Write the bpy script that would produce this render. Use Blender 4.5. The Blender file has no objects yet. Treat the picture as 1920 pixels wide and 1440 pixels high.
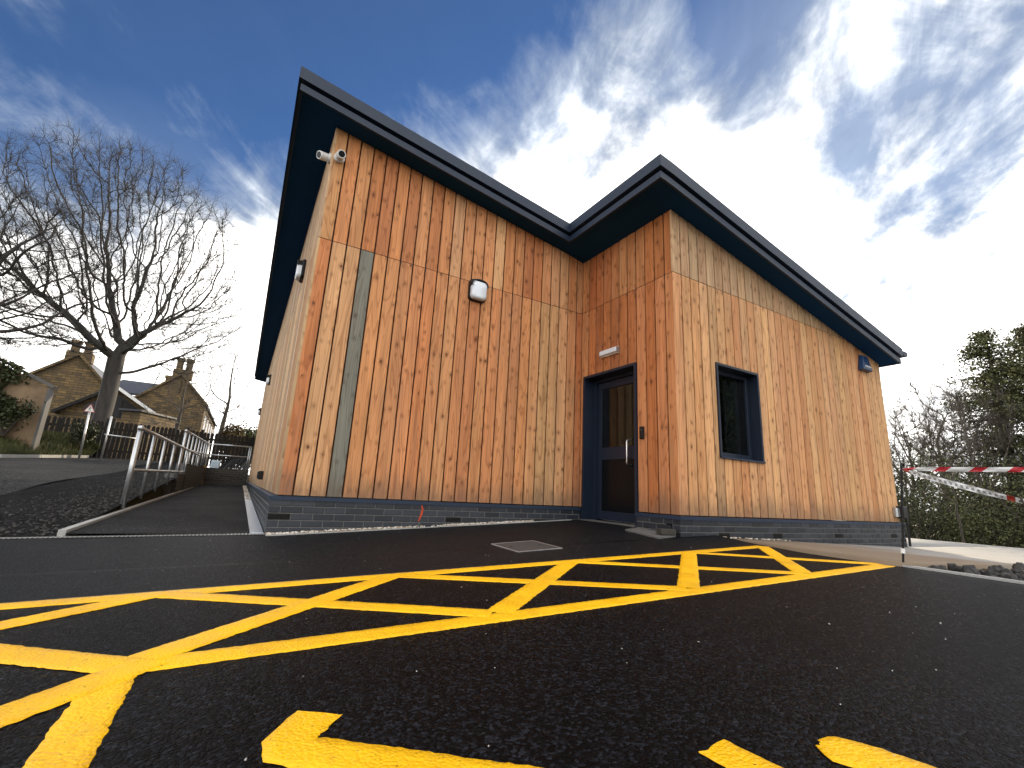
import bpy, math, random
import numpy as np
from math import radians, sin, cos, pi, floor, sqrt
from mathutils import Matrix, Vector, noise as mnoise

rng = np.random.default_rng(7)
random.seed(7)
SC = bpy.context.scene
COL = SC.collection

# ---------------------------------------------------------------- camera
CAM = np.array((-0.340, -5.222, 0.1438))
YAW, PITCH, ROLL = 0.5151, 0.2307, 0.0535
cd = bpy.data.cameras.new('camera')
cd.sensor_width = 36.0
cd.lens = 862.36 / 1920.0 * 36.0
cd.clip_start = 0.02
cd.clip_end = 3000
cam = bpy.data.objects.new('camera', cd)
COL.objects.link(cam)
fw = Vector((sin(YAW) * cos(PITCH), cos(YAW) * cos(PITCH), sin(PITCH)))
rt = Vector((cos(YAW), -sin(YAW), 0))
up = rt.cross(fw)
r2 = cos(ROLL) * rt + sin(ROLL) * up
u2 = -sin(ROLL) * rt + cos(ROLL) * up
M = Matrix.Identity(4)
for i in range(3):
    M[i][0], M[i][1], M[i][2], M[i][3] = r2[i], u2[i], -fw[i], CAM[i]
cam.matrix_world = M
SC.camera = cam

# ---------------------------------------------------------------- exposure
SC.view_settings.view_transform = 'Standard'
SC.view_settings.look = 'None'
SC.view_settings.exposure = 1.32
SC.view_settings.gamma = 1.0
SC.view_settings.use_curve_mapping = False
SC.cycles.max_bounces = 8
SC.cycles.transparent_max_bounces = 12
SC.cycles.sample_clamp_indirect = 1.5
SC.cycles.caustics_reflective = False
SC.cycles.caustics_refractive = False
SC.cycles.use_denoising = True


# ---------------------------------------------------------------- node helper
class NT:
    def __init__(self, tree):
        self.t = tree
        self.n = tree.nodes
        self.l = tree.links

    def add(self, kind, ins=None, **props):
        nd = self.n.new(kind)
        for k, v in props.items():
            setattr(nd, k, v)
        for k, v in (ins or {}).items():
            self.set(nd, k, v)
        return nd

    def set(self, nd, k, v):
        s = nd.inputs[k]
        if isinstance(v, bpy.types.NodeSocket):
            self.l.new(v, s)
        elif isinstance(v, bpy.types.Node):
            self.l.new(v.outputs[0], s)
        else:
            if s.type == 'RGBA' and hasattr(v, '__len__') and len(v) == 3:
                v = (*v, 1)
            s.default_value = v

    def math(self, op, a, b=0.0, c=None, clamp=False):
        nd = self.add('ShaderNodeMath', {0: a, 1: b}, operation=op, use_clamp=clamp)
        if c is not None:
            self.set(nd, 2, c)
        return nd.outputs[0]

    def vmath(self, op, a, b=(0, 0, 0), out=0):
        nd = self.add('ShaderNodeVectorMath', {0: a}, operation=op)
        if op == 'SCALE':
            self.set(nd, 3, b)
        else:
            self.set(nd, 1, b)
        return nd.outputs[out]

    def comb(self, x, y, z):
        return self.add('ShaderNodeCombineXYZ', {0: x, 1: y, 2: z}).outputs[0]

    def sep(self, v):
        nd = self.add('ShaderNodeSeparateXYZ', {0: v})
        return nd.outputs[0], nd.outputs[1], nd.outputs[2]

    def noise(self, v, scale=1.0, detail=3.0, rough=0.5, dist=0.0, out=0):
        nd = self.add('ShaderNodeTexNoise', {'Vector': v, 'Scale': scale, 'Detail': detail, 'Roughness': rough, 'Distortion': dist})
        return nd.outputs[out]

    def vor(self, v, scale=1.0, feature='F1', rnd=1.0):
        return self.add('ShaderNodeTexVoronoi', {'Vector': v, 'Scale': scale, 'Randomness': rnd}, feature=feature)

    def rng(self, v, a, b, c=0.0, d=1.0, smooth=False):
        nd = self.add('ShaderNodeMapRange', {0: v, 1: a, 2: b, 3: c, 4: d})
        if smooth:
            nd.interpolation_type = 'SMOOTHSTEP'
        return nd.outputs[0]

    def mix(self, f, a, b, blend='MIX'):
        nd = self.add('ShaderNodeMix', data_type='RGBA', blend_type=blend)
        self.set(nd, 0, f)
        self.set(nd, 6, a)
        self.set(nd, 7, b)
        return nd.outputs[2]

    def bump(self, h, strength=0.5, dist=0.01, normal=None):
        nd = self.add('ShaderNodeBump', {'Height': h, 'Strength': strength, 'Distance': dist})
        if normal is not None:
            self.set(nd, 'Normal', normal)
        return nd.outputs[0]


# ---------------------------------------------------------------- world
SUN_EL, SUN_AZ = radians(17), radians(36)     # azimuth measured from +X towards +Y
sdir = Vector((cos(SUN_EL) * cos(SUN_AZ), cos(SUN_EL) * sin(SUN_AZ), sin(SUN_EL)))
W = bpy.data.worlds.new('World')
SC.world = W
W.use_nodes = True
W.cycles.sampling_method = 'MANUAL'
W.cycles.sample_map_resolution = 512
wt = NT(W.node_tree)
wt.n.clear()
sky = wt.add('ShaderNodeTexSky', sky_type='NISHITA', sun_disc=False, sun_elevation=SUN_EL,
             sun_rotation=pi / 2 - SUN_AZ, air_density=1.0, dust_density=0.2, ozone_density=3.0)
tc = wt.add('ShaderNodeTexCoord')
dirv = wt.vmath('NORMALIZE', tc.outputs['Generated'])
dx, dy, dz = wt.sep(dirv)
zz = wt.math('ADD', wt.math('MAXIMUM', dz, 0.0), 0.16)
px = wt.math('DIVIDE', dx, zz)
py = wt.math('DIVIDE', dy, zz)
# wind-drawn cirrus: rotate the cloud plane, then stretch along the wind
wa = radians(52)
qa = wt.math('ADD', wt.math('MULTIPLY', px, cos(wa)), wt.math('MULTIPLY', py, sin(wa)))
qb = wt.math('SUBTRACT', wt.math('MULTIPLY', py, cos(wa)), wt.math('MULTIPLY', px, sin(wa)))
big = wt.noise(wt.comb(wt.math('MULTIPLY', qa, 0.55), wt.math('MULTIPLY', qb, 0.8), 3.7), 1.0, 3.0, 0.5, 0.3)
mid = wt.noise(wt.comb(wt.math('MULTIPLY', qa, 1.5), wt.math('MULTIPLY', qb, 2.4), 9.1), 1.0, 7.0, 0.62, 0.8)
fine = wt.noise(wt.comb(wt.math('MULTIPLY', qa, 4.0), wt.math('MULTIPLY', qb, 8.0), 1.3), 1.0, 6.0, 0.6, 0.4)


def lobe(v, tight):
    vv = Vector(v).normalized()
    d = wt.vmath('DOT_PRODUCT', dirv, tuple(vv), out=1)
    return wt.rng(d, cos(radians(tight)), 1.0, 0.0, 1.0, True)


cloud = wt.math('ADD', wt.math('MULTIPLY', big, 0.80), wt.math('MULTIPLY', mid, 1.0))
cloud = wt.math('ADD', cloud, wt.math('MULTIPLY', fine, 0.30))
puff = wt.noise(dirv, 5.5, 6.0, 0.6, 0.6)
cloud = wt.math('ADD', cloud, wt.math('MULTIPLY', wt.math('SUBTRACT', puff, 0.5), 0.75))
cloud = wt.math('ADD', cloud, 0.34)  # cloud cover raised all round; the unseen part is added to light the walls
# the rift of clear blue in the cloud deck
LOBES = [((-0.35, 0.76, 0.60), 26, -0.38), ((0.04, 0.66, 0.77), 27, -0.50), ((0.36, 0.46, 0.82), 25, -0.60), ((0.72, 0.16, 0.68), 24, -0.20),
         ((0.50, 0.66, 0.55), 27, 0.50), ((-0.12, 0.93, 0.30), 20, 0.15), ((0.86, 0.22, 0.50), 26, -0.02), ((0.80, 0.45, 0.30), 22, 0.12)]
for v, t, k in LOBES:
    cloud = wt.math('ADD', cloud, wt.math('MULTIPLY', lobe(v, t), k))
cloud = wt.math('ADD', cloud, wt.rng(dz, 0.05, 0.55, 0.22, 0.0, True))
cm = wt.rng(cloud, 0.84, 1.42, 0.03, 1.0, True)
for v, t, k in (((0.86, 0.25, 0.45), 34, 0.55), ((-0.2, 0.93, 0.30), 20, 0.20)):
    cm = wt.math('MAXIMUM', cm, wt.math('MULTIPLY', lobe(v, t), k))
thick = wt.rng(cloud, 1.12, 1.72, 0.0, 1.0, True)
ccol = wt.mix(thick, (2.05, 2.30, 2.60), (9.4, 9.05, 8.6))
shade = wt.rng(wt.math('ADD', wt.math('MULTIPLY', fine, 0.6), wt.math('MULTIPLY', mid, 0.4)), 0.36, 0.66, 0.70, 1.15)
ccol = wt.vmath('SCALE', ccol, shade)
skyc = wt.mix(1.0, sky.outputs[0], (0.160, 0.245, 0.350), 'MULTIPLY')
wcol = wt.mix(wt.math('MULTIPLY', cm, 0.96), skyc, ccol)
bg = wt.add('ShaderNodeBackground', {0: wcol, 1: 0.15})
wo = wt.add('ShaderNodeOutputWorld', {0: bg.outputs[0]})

# ---------------------------------------------------------------- sun
sl = bpy.data.lights.new('sun', 'SUN')
sl.energy = 2.1
sl.angle = radians(0.5)
sl.color = (1.0, 0.82, 0.58)
so = bpy.data.objects.new('sun', sl)
so.rotation_euler = sdir.to_track_quat('Z', 'Y').to_euler()
COL.objects.link(so)


# ---------------------------------------------------------------- mesh helpers
ORIGIN = {}


def link(name, me, mat, parent, org):
    o = bpy.data.objects.new(name, me)
    COL.objects.link(o)
    if mat is not None and me is not None and not me.materials:
        me.materials.append(mat)
    if parent is not None:
        o.parent = parent
    else:
        o.location = org
    ORIGIN[o.name] = org
    return o


class MB:
    def __init__(self):
        self.v, self.f, self.pc, self.tint = [], [], [], []

    def add(self, vs, fs, pc=None, tint=None):
        b = len(self.v)
        self.v += [tuple(map(float, q)) for q in vs]
        self.f += [tuple(b + i for i in f) for f in fs]
        if pc is not None:
            self.pc += pc
            self.tint += [tint] * len(vs)
        return self

    def box(self, a, b):
        x0, y0, z0 = a
        x1, y1, z1 = b
        x0, x1 = min(x0, x1), max(x0, x1)
        y0, y1 = min(y0, y1), max(y0, y1)
        z0, z1 = min(z0, z1), max(z0, z1)
        vs = [(x0, y0, z0), (x1, y0, z0), (x1, y1, z0), (x0, y1, z0), (x0, y0, z1), (x1, y0, z1), (x1, y1, z1), (x0, y1, z1)]
        return self.add(vs, [(0, 3, 2, 1), (4, 5, 6, 7), (0, 1, 5, 4), (1, 2, 6, 5), (2, 3, 7, 6), (3, 0, 4, 7)])

    def hexa(self, lo, hi):
        """prism between two equal loops"""
        n = len(lo)
        fs = [tuple(reversed(range(n))), tuple(range(n, 2 * n))]
        fs += [(i, (i + 1) % n, n + (i + 1) % n, n + i) for i in range(n)]
        return self.add(list(lo) + list(hi), fs)

    def tube(self, pts, r, k=8, cap=True):
        pts = [Vector(q) for q in pts]
        rs = r if hasattr(r, '__len__') else [r] * len(pts)
        rings = []
        ref = None
        for i, q in enumerate(pts):
            d = (pts[min(i + 1, len(pts) - 1)] - pts[max(i - 1, 0)]).normalized()
            if ref is None:
                ref = Vector((0, 0, 1)) if abs(d.z) < 0.9 else Vector((1, 0, 0))
            a = d.cross(ref).normalized()
            bb = d.cross(a).normalized()
            ref = -bb.cross(d).cross(d) if False else ref
            rings.append([q + rs[i] * (cos(2 * pi * j / k) * a + sin(2 * pi * j / k) * bb) for j in range(k)])
        vs = [v for rr in rings for v in rr]
        fs = []
        for i in range(len(pts) - 1):
            for j in range(k):
                fs.append((i * k + j, i * k + (j + 1) % k, (i + 1) * k + (j + 1) % k, (i + 1) * k + j))
        if cap:
            fs.append(tuple(reversed(range(k))))
            fs.append(tuple((len(pts) - 1) * k + j for j in range(k)))
        return self.add(vs, fs)

    def build(self, name, mat, parent=None, org=None, smooth=False, bevel=0.0):
        if parent is not None:
            org = ORIGIN[parent.name]
        if org is None:
            a = np.array(self.v)
            org = ((a[:, 0].min() + a[:, 0].max()) / 2, (a[:, 1].min() + a[:, 1].max()) / 2, a[:, 2].min())
        me = bpy.data.meshes.new(name)
        me.from_pydata([(x - org[0], y - org[1], z - org[2]) for x, y, z in self.v], [], self.f)
        if self.pc:
            at = me.attributes.new('pc', 'FLOAT_VECTOR', 'POINT')
            at.data.foreach_set('vector', np.array(self.pc, dtype=np.float32).ravel())
            at = me.attributes.new('tint', 'FLOAT_COLOR', 'POINT')
            at.data.foreach_set('color', np.array([(*t, 1) for t in self.tint], dtype=np.float32).ravel())
        if smooth:
            me.polygons.foreach_set('use_smooth', [True] * len(me.polygons))
        me.update()
        o = link(name, me, mat, parent, org)
        if bevel:
            md = o.modifiers.new('bevel', 'BEVEL')
            md.width = bevel
            md.segments = 2
            md.limit_method = 'ANGLE'
        return o


def fast_mesh(name, V, F, mat, parent=None, org=(0, 0, 0), smooth=False):
    """V (n,3) array, F (m,k) array of equal-size faces"""
    if parent is not None:
        org = ORIGIN[parent.name]
    V = np.asarray(V, dtype=np.float32) - np.array(org, dtype=np.float32)
    F = np.asarray(F, dtype=np.int32)
    me = bpy.data.meshes.new(name)
    me.vertices.add(len(V))
    me.vertices.foreach_set('co', V.ravel())
    k = F.shape[1]
    me.loops.add(F.size)
    me.loops.foreach_set('vertex_index', F.ravel())
    me.polygons.add(len(F))
    me.polygons.foreach_set('loop_start', np.arange(0, F.size, k, dtype=np.int32))
    me.polygons.foreach_set('loop_total', np.full(len(F), k, dtype=np.int32))
    if smooth:
        me.polygons.foreach_set('use_smooth', np.ones(len(F), dtype=bool))
    me.update()
    me.validate()
    return link(name, me, mat, parent, org)


def tag(o, label, cat, group=None):
    o['label'] = label
    o['category'] = cat
    if group:
        o['group'] = group
    return o


def root(name, loc, label, cat, group=None):
    o = bpy.data.objects.new(name, None)
    o.empty_display_size = 0.2
    COL.objects.link(o)
    o.location = loc
    ORIGIN[o.name] = tuple(loc)
    return tag(o, label, cat, group)


def structure(o):
    o['kind'] = 'structure'
    return o


def stuff(o):
    o['kind'] = 'stuff'
    return o


def sstep(a, b, x):
    t = np.clip((x - a) / (b - a), 0, 1)
    return t * t * (3 - 2 * t)


# ---------------------------------------------------------------- materials
def newmat(name):
    m = bpy.data.materials.new(name)
    m.use_nodes = True
    t = NT(m.node_tree)
    p = t.n['Principled BSDF']
    return m, t, p


def flat(name, col, rough=0.6, metal=0.0, spec=0.5, var=0.12, scale=6.0, bump=0.0, bscale=80.0, coat=0.0):
    """plain surface with slight procedural mottling"""
    m, t, p = newmat(name)
    g = t.add('ShaderNodeNewGeometry').outputs['Position']
    n = t.noise(g, scale, 4.0, 0.6)
    f = t.rng(n, 0.25, 0.75, 1 - var, 1 + var)
    c = t.vmath('SCALE', tuple(col), f)
    t.set(p, 'Base Color', c)
    t.set(p, 'Roughness', t.rng(n, 0.2, 0.8, max(0.02, rough - 0.08), min(1, rough + 0.08)))
    p.inputs['Metallic'].default_value = metal
    p.inputs['Specular IOR Level'].default_value = spec
    if coat:
        p.inputs['Coat Weight'].default_value = coat
    if bump:
        h = t.noise(g, bscale, 3.0, 0.6)
        t.set(p, 'Normal', t.bump(h, bump, 0.01))
    return m


def mat_wood():
    m, t, p = newmat('larch_cladding')
    pc = t.add('ShaderNodeAttribute', attribute_name='pc').outputs['Vector']
    tint = t.add('ShaderNodeAttribute', attribute_name='tint').outputs['Color']
    u, z, s = t.sep(pc)
    off = t.math('MULTIPLY', s, 17.3)
    # fine grain
    g1 = t.noise(t.comb(t.math('MULTIPLY', u, 95), t.math('ADD', t.math('MULTIPLY', z, 1.6), off), off), 1.0, 4.0, 0.62)
    g2 = t.noise(t.comb(t.math('MULTIPLY', u, 14), t.math('ADD', t.math('MULTIPLY', z, 0.9), off), t.math('ADD', off, 5.0)), 1.0, 3.0, 0.5)
    # growth figure
    ring = t.noise(t.comb(t.math('MULTIPLY', u, 6.5), t.math('ADD', t.math('MULTIPLY', z, 0.55), off), off), 1.0, 1.5, 0.45)
    fr = t.math('FRACT', t.math('MULTIPLY', ring, 13.0))
    rl = t.math('MULTIPLY', t.rng(fr, 0.55, 0.96, 0, 1, True), t.rng(fr, 0.96, 1.0, 1, 0))
    # knots
    cw, chh = 0.085, 0.26
    kv = t.comb(t.math('DIVIDE', u, cw), t.math('DIVIDE', z, chh), t.math('MULTIPLY', s, 31.7))
    vo = t.add('ShaderNodeTexVoronoi', {'Vector': kv, 'Scale': 1.0, 'Randomness': 0.9}, feature='F1', voronoi_dimensions='3D')
    du, dz_, _ = t.sep(t.vmath('SUBTRACT', vo.outputs['Position'], kv))
    wob = t.noise(t.comb(t.math('MULTIPLY', u, 60), t.math('MULTIPLY', z, 60), off), 1.0, 2.0)
    dd = t.math('SQRT', t.math('ADD', t.math('POWER', t.math('MULTIPLY', du, cw), 2.0), t.math('POWER', t.math('MULTIPLY', dz_, chh * 0.72), 2.0)))
    dd = t.math('ADD', dd, t.math('MULTIPLY', t.math('SUBTRACT', wob, 0.5), 0.014))
    cr, cg, cb = t.sep(vo.outputs['Color'])
    rad = t.math('MULTIPLY', t.math('POWER', cg, 2.2), 0.016)
    knot = t.rng(t.math('SUBTRACT', dd, rad), -0.004, 0.003, 1.0, 0.0, True)
    knot = t.math('MULTIPLY', knot, t.math('MULTIPLY', t.math('GREATER_THAN', cr, 0.42), t.rng(cb, 0, 1, 0.45, 1.0)))
    halo = t.math('MULTIPLY', t.rng(t.math('SUBTRACT', dd, rad), 0.0, 0.035, 0.9, 0.0, True), t.math('GREATER_THAN', cr, 0.42))
    f = t.math('ADD', t.rng(g1, 0.25, 0.75, -0.20, 0.18), t.rng(g2, 0.25, 0.75, -0.20, 0.18))
    f = t.math('SUBTRACT', f, t.math('MULTIPLY', rl, 0.20))
    f = t.math('SUBTRACT', f, t.math('MULTIPLY', halo, 0.22))
    c = t.vmath('SCALE', tint, t.math('ADD', f, 1.0))
    # redder, more saturated dark figure
    c = t.mix(t.math('MULTIPLY', rl, 0.30), c, t.mix(1.0, c, (0.85, 0.58, 0.38), 'MULTIPLY'))
    c = t.mix(t.math('MULTIPLY', knot, 0.86), c, (0.10, 0.038, 0.014))
    c = t.mix(t.math('MULTIPLY', halo, 0.22), c, t.mix(1.0, c, (0.75, 0.5, 0.35), 'MULTIPLY'))
    # weathering: silvered patches and splash staining just over the plinth
    pos = t.add('ShaderNodeNewGeometry').outputs['Position']
    wz = t.noise(t.comb(t.math('MULTIPLY', u, 5), t.math('ADD', t.math('MULTIPLY', z, 0.7), off), t.math('MULTIPLY', off, 1.7)), 1.0, 4.0, 0.6)
    wea = t.rng(wz, 0.52, 0.82, 0.0, 0.34, True)
    c = t.mix(wea, c, (0.25, 0.19, 0.135))
    st = t.math('ADD', z, t.math('MULTIPLY', wz, -0.55))
    wz2 = t.noise(t.comb(t.math('MULTIPLY', u, 22), t.math('ADD', t.math('MULTIPLY', z, 5.0), off), off), 1.0, 4.0, 0.65)
    st = t.math('ADD', st, t.math('MULTIPLY', wz2, -0.35))
    spl = t.rng(st, -0.46, -0.12, 0.55, 0.0, True)
    c = t.mix(spl, c, (0.125, 0.090, 0.065))
    algae = t.math('MULTIPLY', t.rng(t.noise(t.comb(t.math('MULTIPLY', u, 9), t.math('ADD', t.math('MULTIPLY', z, 3.0), off), 4.0), 1.0, 5.0, 0.7), 0.60, 0.78, 0, 0.5), t.rng(z, 0.1, 1.6, 1.0, 0.0))
    c = t.mix(algae, c, (0.20, 0.16, 0.045))
    t.set(p, 'Base Color', c)
    t.set(p, 'Roughness', t.rng(g1, 0.3, 0.7, 0.62, 0.82))
    p.inputs['Specular IOR Level'].default_value = 0.28
    h = t.math('SUBTRACT', t.math('ADD', g1, t.math('MULTIPLY', g2, 0.6)), t.math('MULTIPLY', knot, 0.5))
    t.set(p, 'Normal', t.bump(h, 0.35, 0.003))
    return m


def mat_asphalt(name, base, speck=0.0, rough=0.62, gscale=120.0, bstr=0.75, worn=0.0, broadvar=0.25, grain=2.4, seam=False):
    m, t, p = newmat(name)
    g = t.add('ShaderNodeNewGeometry').outputs['Position']
    v = t.vor(g, gscale)
    v2 = t.vor(g, gscale * 2.3)
    n = t.noise(g, 1.1, 5.0, 0.6)
    n2 = t.noise(g, 55.0, 3.0, 0.6)
    cr, cg, cb = t.sep(v.outputs['Color'])
    f = t.math('MULTIPLY', t.math('ADD', t.math('MULTIPLY', t.math('POWER', cr, 4.0), grain), 0.45), t.rng(n, 0.3, 0.7, 1 - broadvar, 1 + broadvar))
    c = t.vmath('SCALE', tuple(base), f)
    if seam:
        # the strip by the building was laid earlier: greyer, with a sealed joint along the hatching
        gx_, gy_, gz_ = t.sep(g)
        sline = t.math('SUBTRACT', gy_, t.math('ADD', t.math('MULTIPLY', gx_, 0.028), -2.465))
        sline = t.math('ADD', sline, t.math('MULTIPLY', t.math('SUBTRACT', t.noise(g, 9.0, 3.0), 0.5), 0.012))
        back = t.math('GREATER_THAN', sline, 0.0)
        c = t.mix(back, c, t.mix(0.5, t.vmath('SCALE', c, 2.2), (0.010, 0.0105, 0.0115)))
        joint = t.math('MULTIPLY', t.math('LESS_THAN', t.math('ABSOLUTE', sline), 0.007), t.rng(gx_, 0.2, 1.6, 0.8, 0.15))
        c = t.mix(joint, c, (0.11, 0.105, 0.10))
    if worn:
        c = t.mix(t.rng(t.noise(g, 0.35, 5.0, 0.62), 0.40, 0.66, 0, worn, True), c, (0.075, 0.073, 0.070))
    if speck:
        sv = t.vor(g, 24.0)
        sr, sg, sb = t.sep(sv.outputs['Color'])
        sp = t.math('MULTIPLY', t.math('LESS_THAN', sv.outputs['Distance'], t.rng(sg, 0, 1, 0.03, 0.10)), t.math('GREATER_THAN', sr, 1.0 - speck))
        c = t.mix(sp, c, (0.42, 0.40, 0.37))
        # glassy chips that catch the sky
        gl = t.math('MULTIPLY', t.math('GREATER_THAN', cg, 0.93), 0.6)
        t.set(p, 'Roughness', t.math('SUBTRACT', rough, t.math('MULTIPLY', gl, 0.5)))
    else:
        p.inputs['Roughness'].default_value = rough
    t.set(p, 'Base Color', c)
    p.inputs['Specular IOR Level'].default_value = 0.05
    h = t.math('ADD', t.math('MULTIPLY', t.math('SUBTRACT', 1.0, v.outputs['Distance']), 0.9), t.math('MULTIPLY', v2.outputs['Distance'], -0.35))
    h = t.math('ADD', h, t.math('MULTIPLY', n2, 0.5))
    h = t.math('ADD', h, t.math('MULTIPLY', cb, 0.5))
    t.set(p, 'Normal', t.bump(h, bstr, 0.006))
    return m


def mat_paint():
    m, t, p = newmat('yellow_road_paint')
    g = t.add('ShaderNodeNewGeometry').outputs['Position']
    v = t.vor(g, 120.0)
    n = t.noise(g, 5.0, 5.0, 0.65)
    n2 = t.noise(g, 42.0, 4.0, 0.7)
    n3 = t.noise(g, 150.0, 2.0, 0.6)
    c = t.mix(t.rng(n, 0.3, 0.7, 0, 1), (0.84, 0.43, 0.002), (0.92, 0.51, 0.003))
    c = t.mix(t.rng(n2, 0.58, 0.74, 0.0, 0.5), c, (0.30, 0.14, 0.006))
    scuff = t.noise(t.comb(t.math('MULTIPLY', t.sep(g)[0], 3.0), t.math('MULTIPLY', t.sep(g)[1], 1.2), 0.0), 1.0, 6.0, 0.75)
    c = t.mix(t.rng(scuff, 0.52, 0.75, 0.0, 0.34), c, (0.16, 0.085, 0.012))
    pit = t.rng(t.math('ADD', n3, t.math('MULTIPLY', n2, 0.6)), 1.00, 1.08, 0.0, 0.92)
    c = t.mix(pit, c, (0.02, 0.018, 0.016))
    t.set(p, 'Base Color', c)
    t.set(p, 'Roughness', t.rng(n, 0.35, 0.65, 0.30, 0.60))
    p.inputs['Specular IOR Level'].default_value = 0.3
    h = t.math('ADD', t.math('SUBTRACT', 1.0, v.outputs['Distance']), t.math('MULTIPLY', n2, 0.9))
    t.set(p, 'Normal', t.bump(h, 0.6, 0.006))
    return m


def mat_brick(name, c1, c2, rough=0.6):
    """loose colour for separately modelled bricks: varies brick to brick by object"""
    m, t, p = newmat(name)
    g = t.add('ShaderNodeNewGeometry').outputs['Position']
    r = t.add('ShaderNodeObjectInfo').outputs['Random']
    n = t.noise(g, 26.0, 4.0, 0.65)
    c = t.mix(r, tuple(c1), tuple(c2))
    c = t.vmath('SCALE', c, t.rng(n, 0.25, 0.75, 0.7, 1.3))
    t.set(p, 'Base Color', c)
    p.inputs['Roughness'].default_value = rough
    t.set(p, 'Normal', t.bump(t.noise(g, 120.0, 3.0, 0.6), 0.3, 0.004))
    return m


def mat_stone():
    """coursed sandstone for the far house: blocks too far off to pick apart"""
    m, t, p = newmat('weathered_sandstone')
    g = t.add('ShaderNodeNewGeometry').outputs['Position']
    x, y, z = t.sep(g)
    uv = t.comb(t.math('ADD', x, y), z, 0.0)
    b = t.add('ShaderNodeTexBrick', {'Vector': uv, 'Color1': (0.225, 0.148, 0.058, 1), 'Color2': (0.095, 0.066, 0.034, 1),
              'Mortar': (0.045, 0.036, 0.026, 1), 'Scale': 1.0, 'Mortar Size': 0.018, 'Bias': 0.0, 'Brick Width': 0.58, 'Row Height': 0.20})
    n = t.noise(g, 1.4, 5.0, 0.7)
    c = t.mix(t.rng(n, 0.36, 0.7, 0.0, 0.6), b.outputs[0], (0.035, 0.028, 0.021))
    t.set(p, 'Base Color', c)
    p.inputs['Roughness'].default_value = 0.9
    t.set(p, 'Normal', t.bump(t.math('ADD', t.math('MULTIPLY', b.outputs[1], -1.0), t.noise(g, 9.0, 3.0)), 0.7, 0.03))
    return m


def mat_leaf(name, c1, c2):
    m, t, p = newmat(name)
    g = t.add('ShaderNodeNewGeometry')
    r = g.outputs['Random Per Island']
    n = t.noise(g.outputs['Position'], 0.8, 3.0)
    c = t.mix(r, tuple(c1), tuple(c2))
    c = t.vmath('SCALE', c, t.rng(n, 0.3, 0.7, 0.65, 1.35))
    t.set(p, 'Base Color', c)
    p.inputs['Roughness'].default_value = 0.6
    p.inputs['Specular IOR Level'].default_value = 0.3
    return m


def mat_bark(name, c, c2):
    m, t, p = newmat(name)
    g = t.add('ShaderNodeNewGeometry').outputs['Position']
    x, y, z = t.sep(g)
    n = t.noise(t.comb(t.math('MULTIPLY', x, 6), t.math('MULTIPLY', y, 6), t.math('MULTIPLY', z, 1.5)), 1.0, 5.0, 0.65)
    t.set(p, 'Base Color', t.mix(t.rng(n, 0.3, 0.7), tuple(c), tuple(c2)))
    p.inputs['Roughness'].default_value = 0.85
    t.set(p, 'Normal', t.bump(n, 0.5, 0.03))
    return m


def mat_ground():
    m, t, p = newmat('woodland_soil_and_grass')
    g = t.add('ShaderNodeNewGeometry').outputs['Position']
    n = t.noise(g, 0.5, 6.0, 0.65)
    n2 = t.noise(g, 9.0, 5.0, 0.7)
    c = t.mix(t.rng(n, 0.4, 0.62), (0.028, 0.022, 0.014), (0.036, 0.046, 0.014))
    c = t.vmath('SCALE', c, t.rng(n2, 0.25, 0.75, 0.5, 1.5))
    t.set(p, 'Base Color', c)
    p.inputs['Roughness'].default_value = 0.95
    t.set(p, 'Normal', t.bump(n2, 0.8, 0.05))
    return m


def mat_concrete(name, base, stain=None, sx=None, rough=0.85):
    m, t, p = newmat(name)
    g = t.add('ShaderNodeNewGeometry').outputs['Position']
    n = t.noise(g, 1.3, 6.0, 0.65)
    n2 = t.noise(g, 38.0, 4.0, 0.65)
    c = t.vmath('SCALE', tuple(base), t.math('ADD', t.rng(n, 0.3, 0.7, 0.8, 1.12), t.rng(n2, 0.3, 0.7, -0.1, 0.1)))
    if stain is not None:
        x, y, z = t.sep(g)
        k = t.rng(t.math('ADD', x, t.math('MULTIPLY', t.math('SUBTRACT', n, 0.5), 3.0)), sx[0], sx[1], 0.95, 0.0, True)
        c = t.mix(k, c, tuple(stain))
    t.set(p, 'Base Color', c)
    p.inputs['Roughness'].default_value = rough
    t.set(p, 'Normal', t.bump(n2, 0.3, 0.004))
    return m


def mat_glass(name, tint, rough=0.0):
    m, t, p = newmat(name)
    t.n.remove(p)
    out = t.n['Material Output']
    g = t.add('ShaderNodeNewGeometry').outputs['Position']
    wav = t.bump(t.noise(g, 1.5, 2.0), 0.05, 0.01)
    tr = t.add('ShaderNodeBsdfTransparent', {0: tint})
    gl = t.add('ShaderNodeBsdfGlossy', {0: (0.75, 0.8, 0.85), 'Roughness': rough, 'Normal': wav})
    fr = t.add('ShaderNodeFresnel', {0: 1.52})
    mx = t.add('ShaderNodeMixShader', {0: t.math('MULTIPLY', fr.outputs[0], 0.85, clamp=True), 1: tr.outputs[0], 2: gl.outputs[0]})
    t.set(out, 0, mx.outputs[0])
    return m


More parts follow.
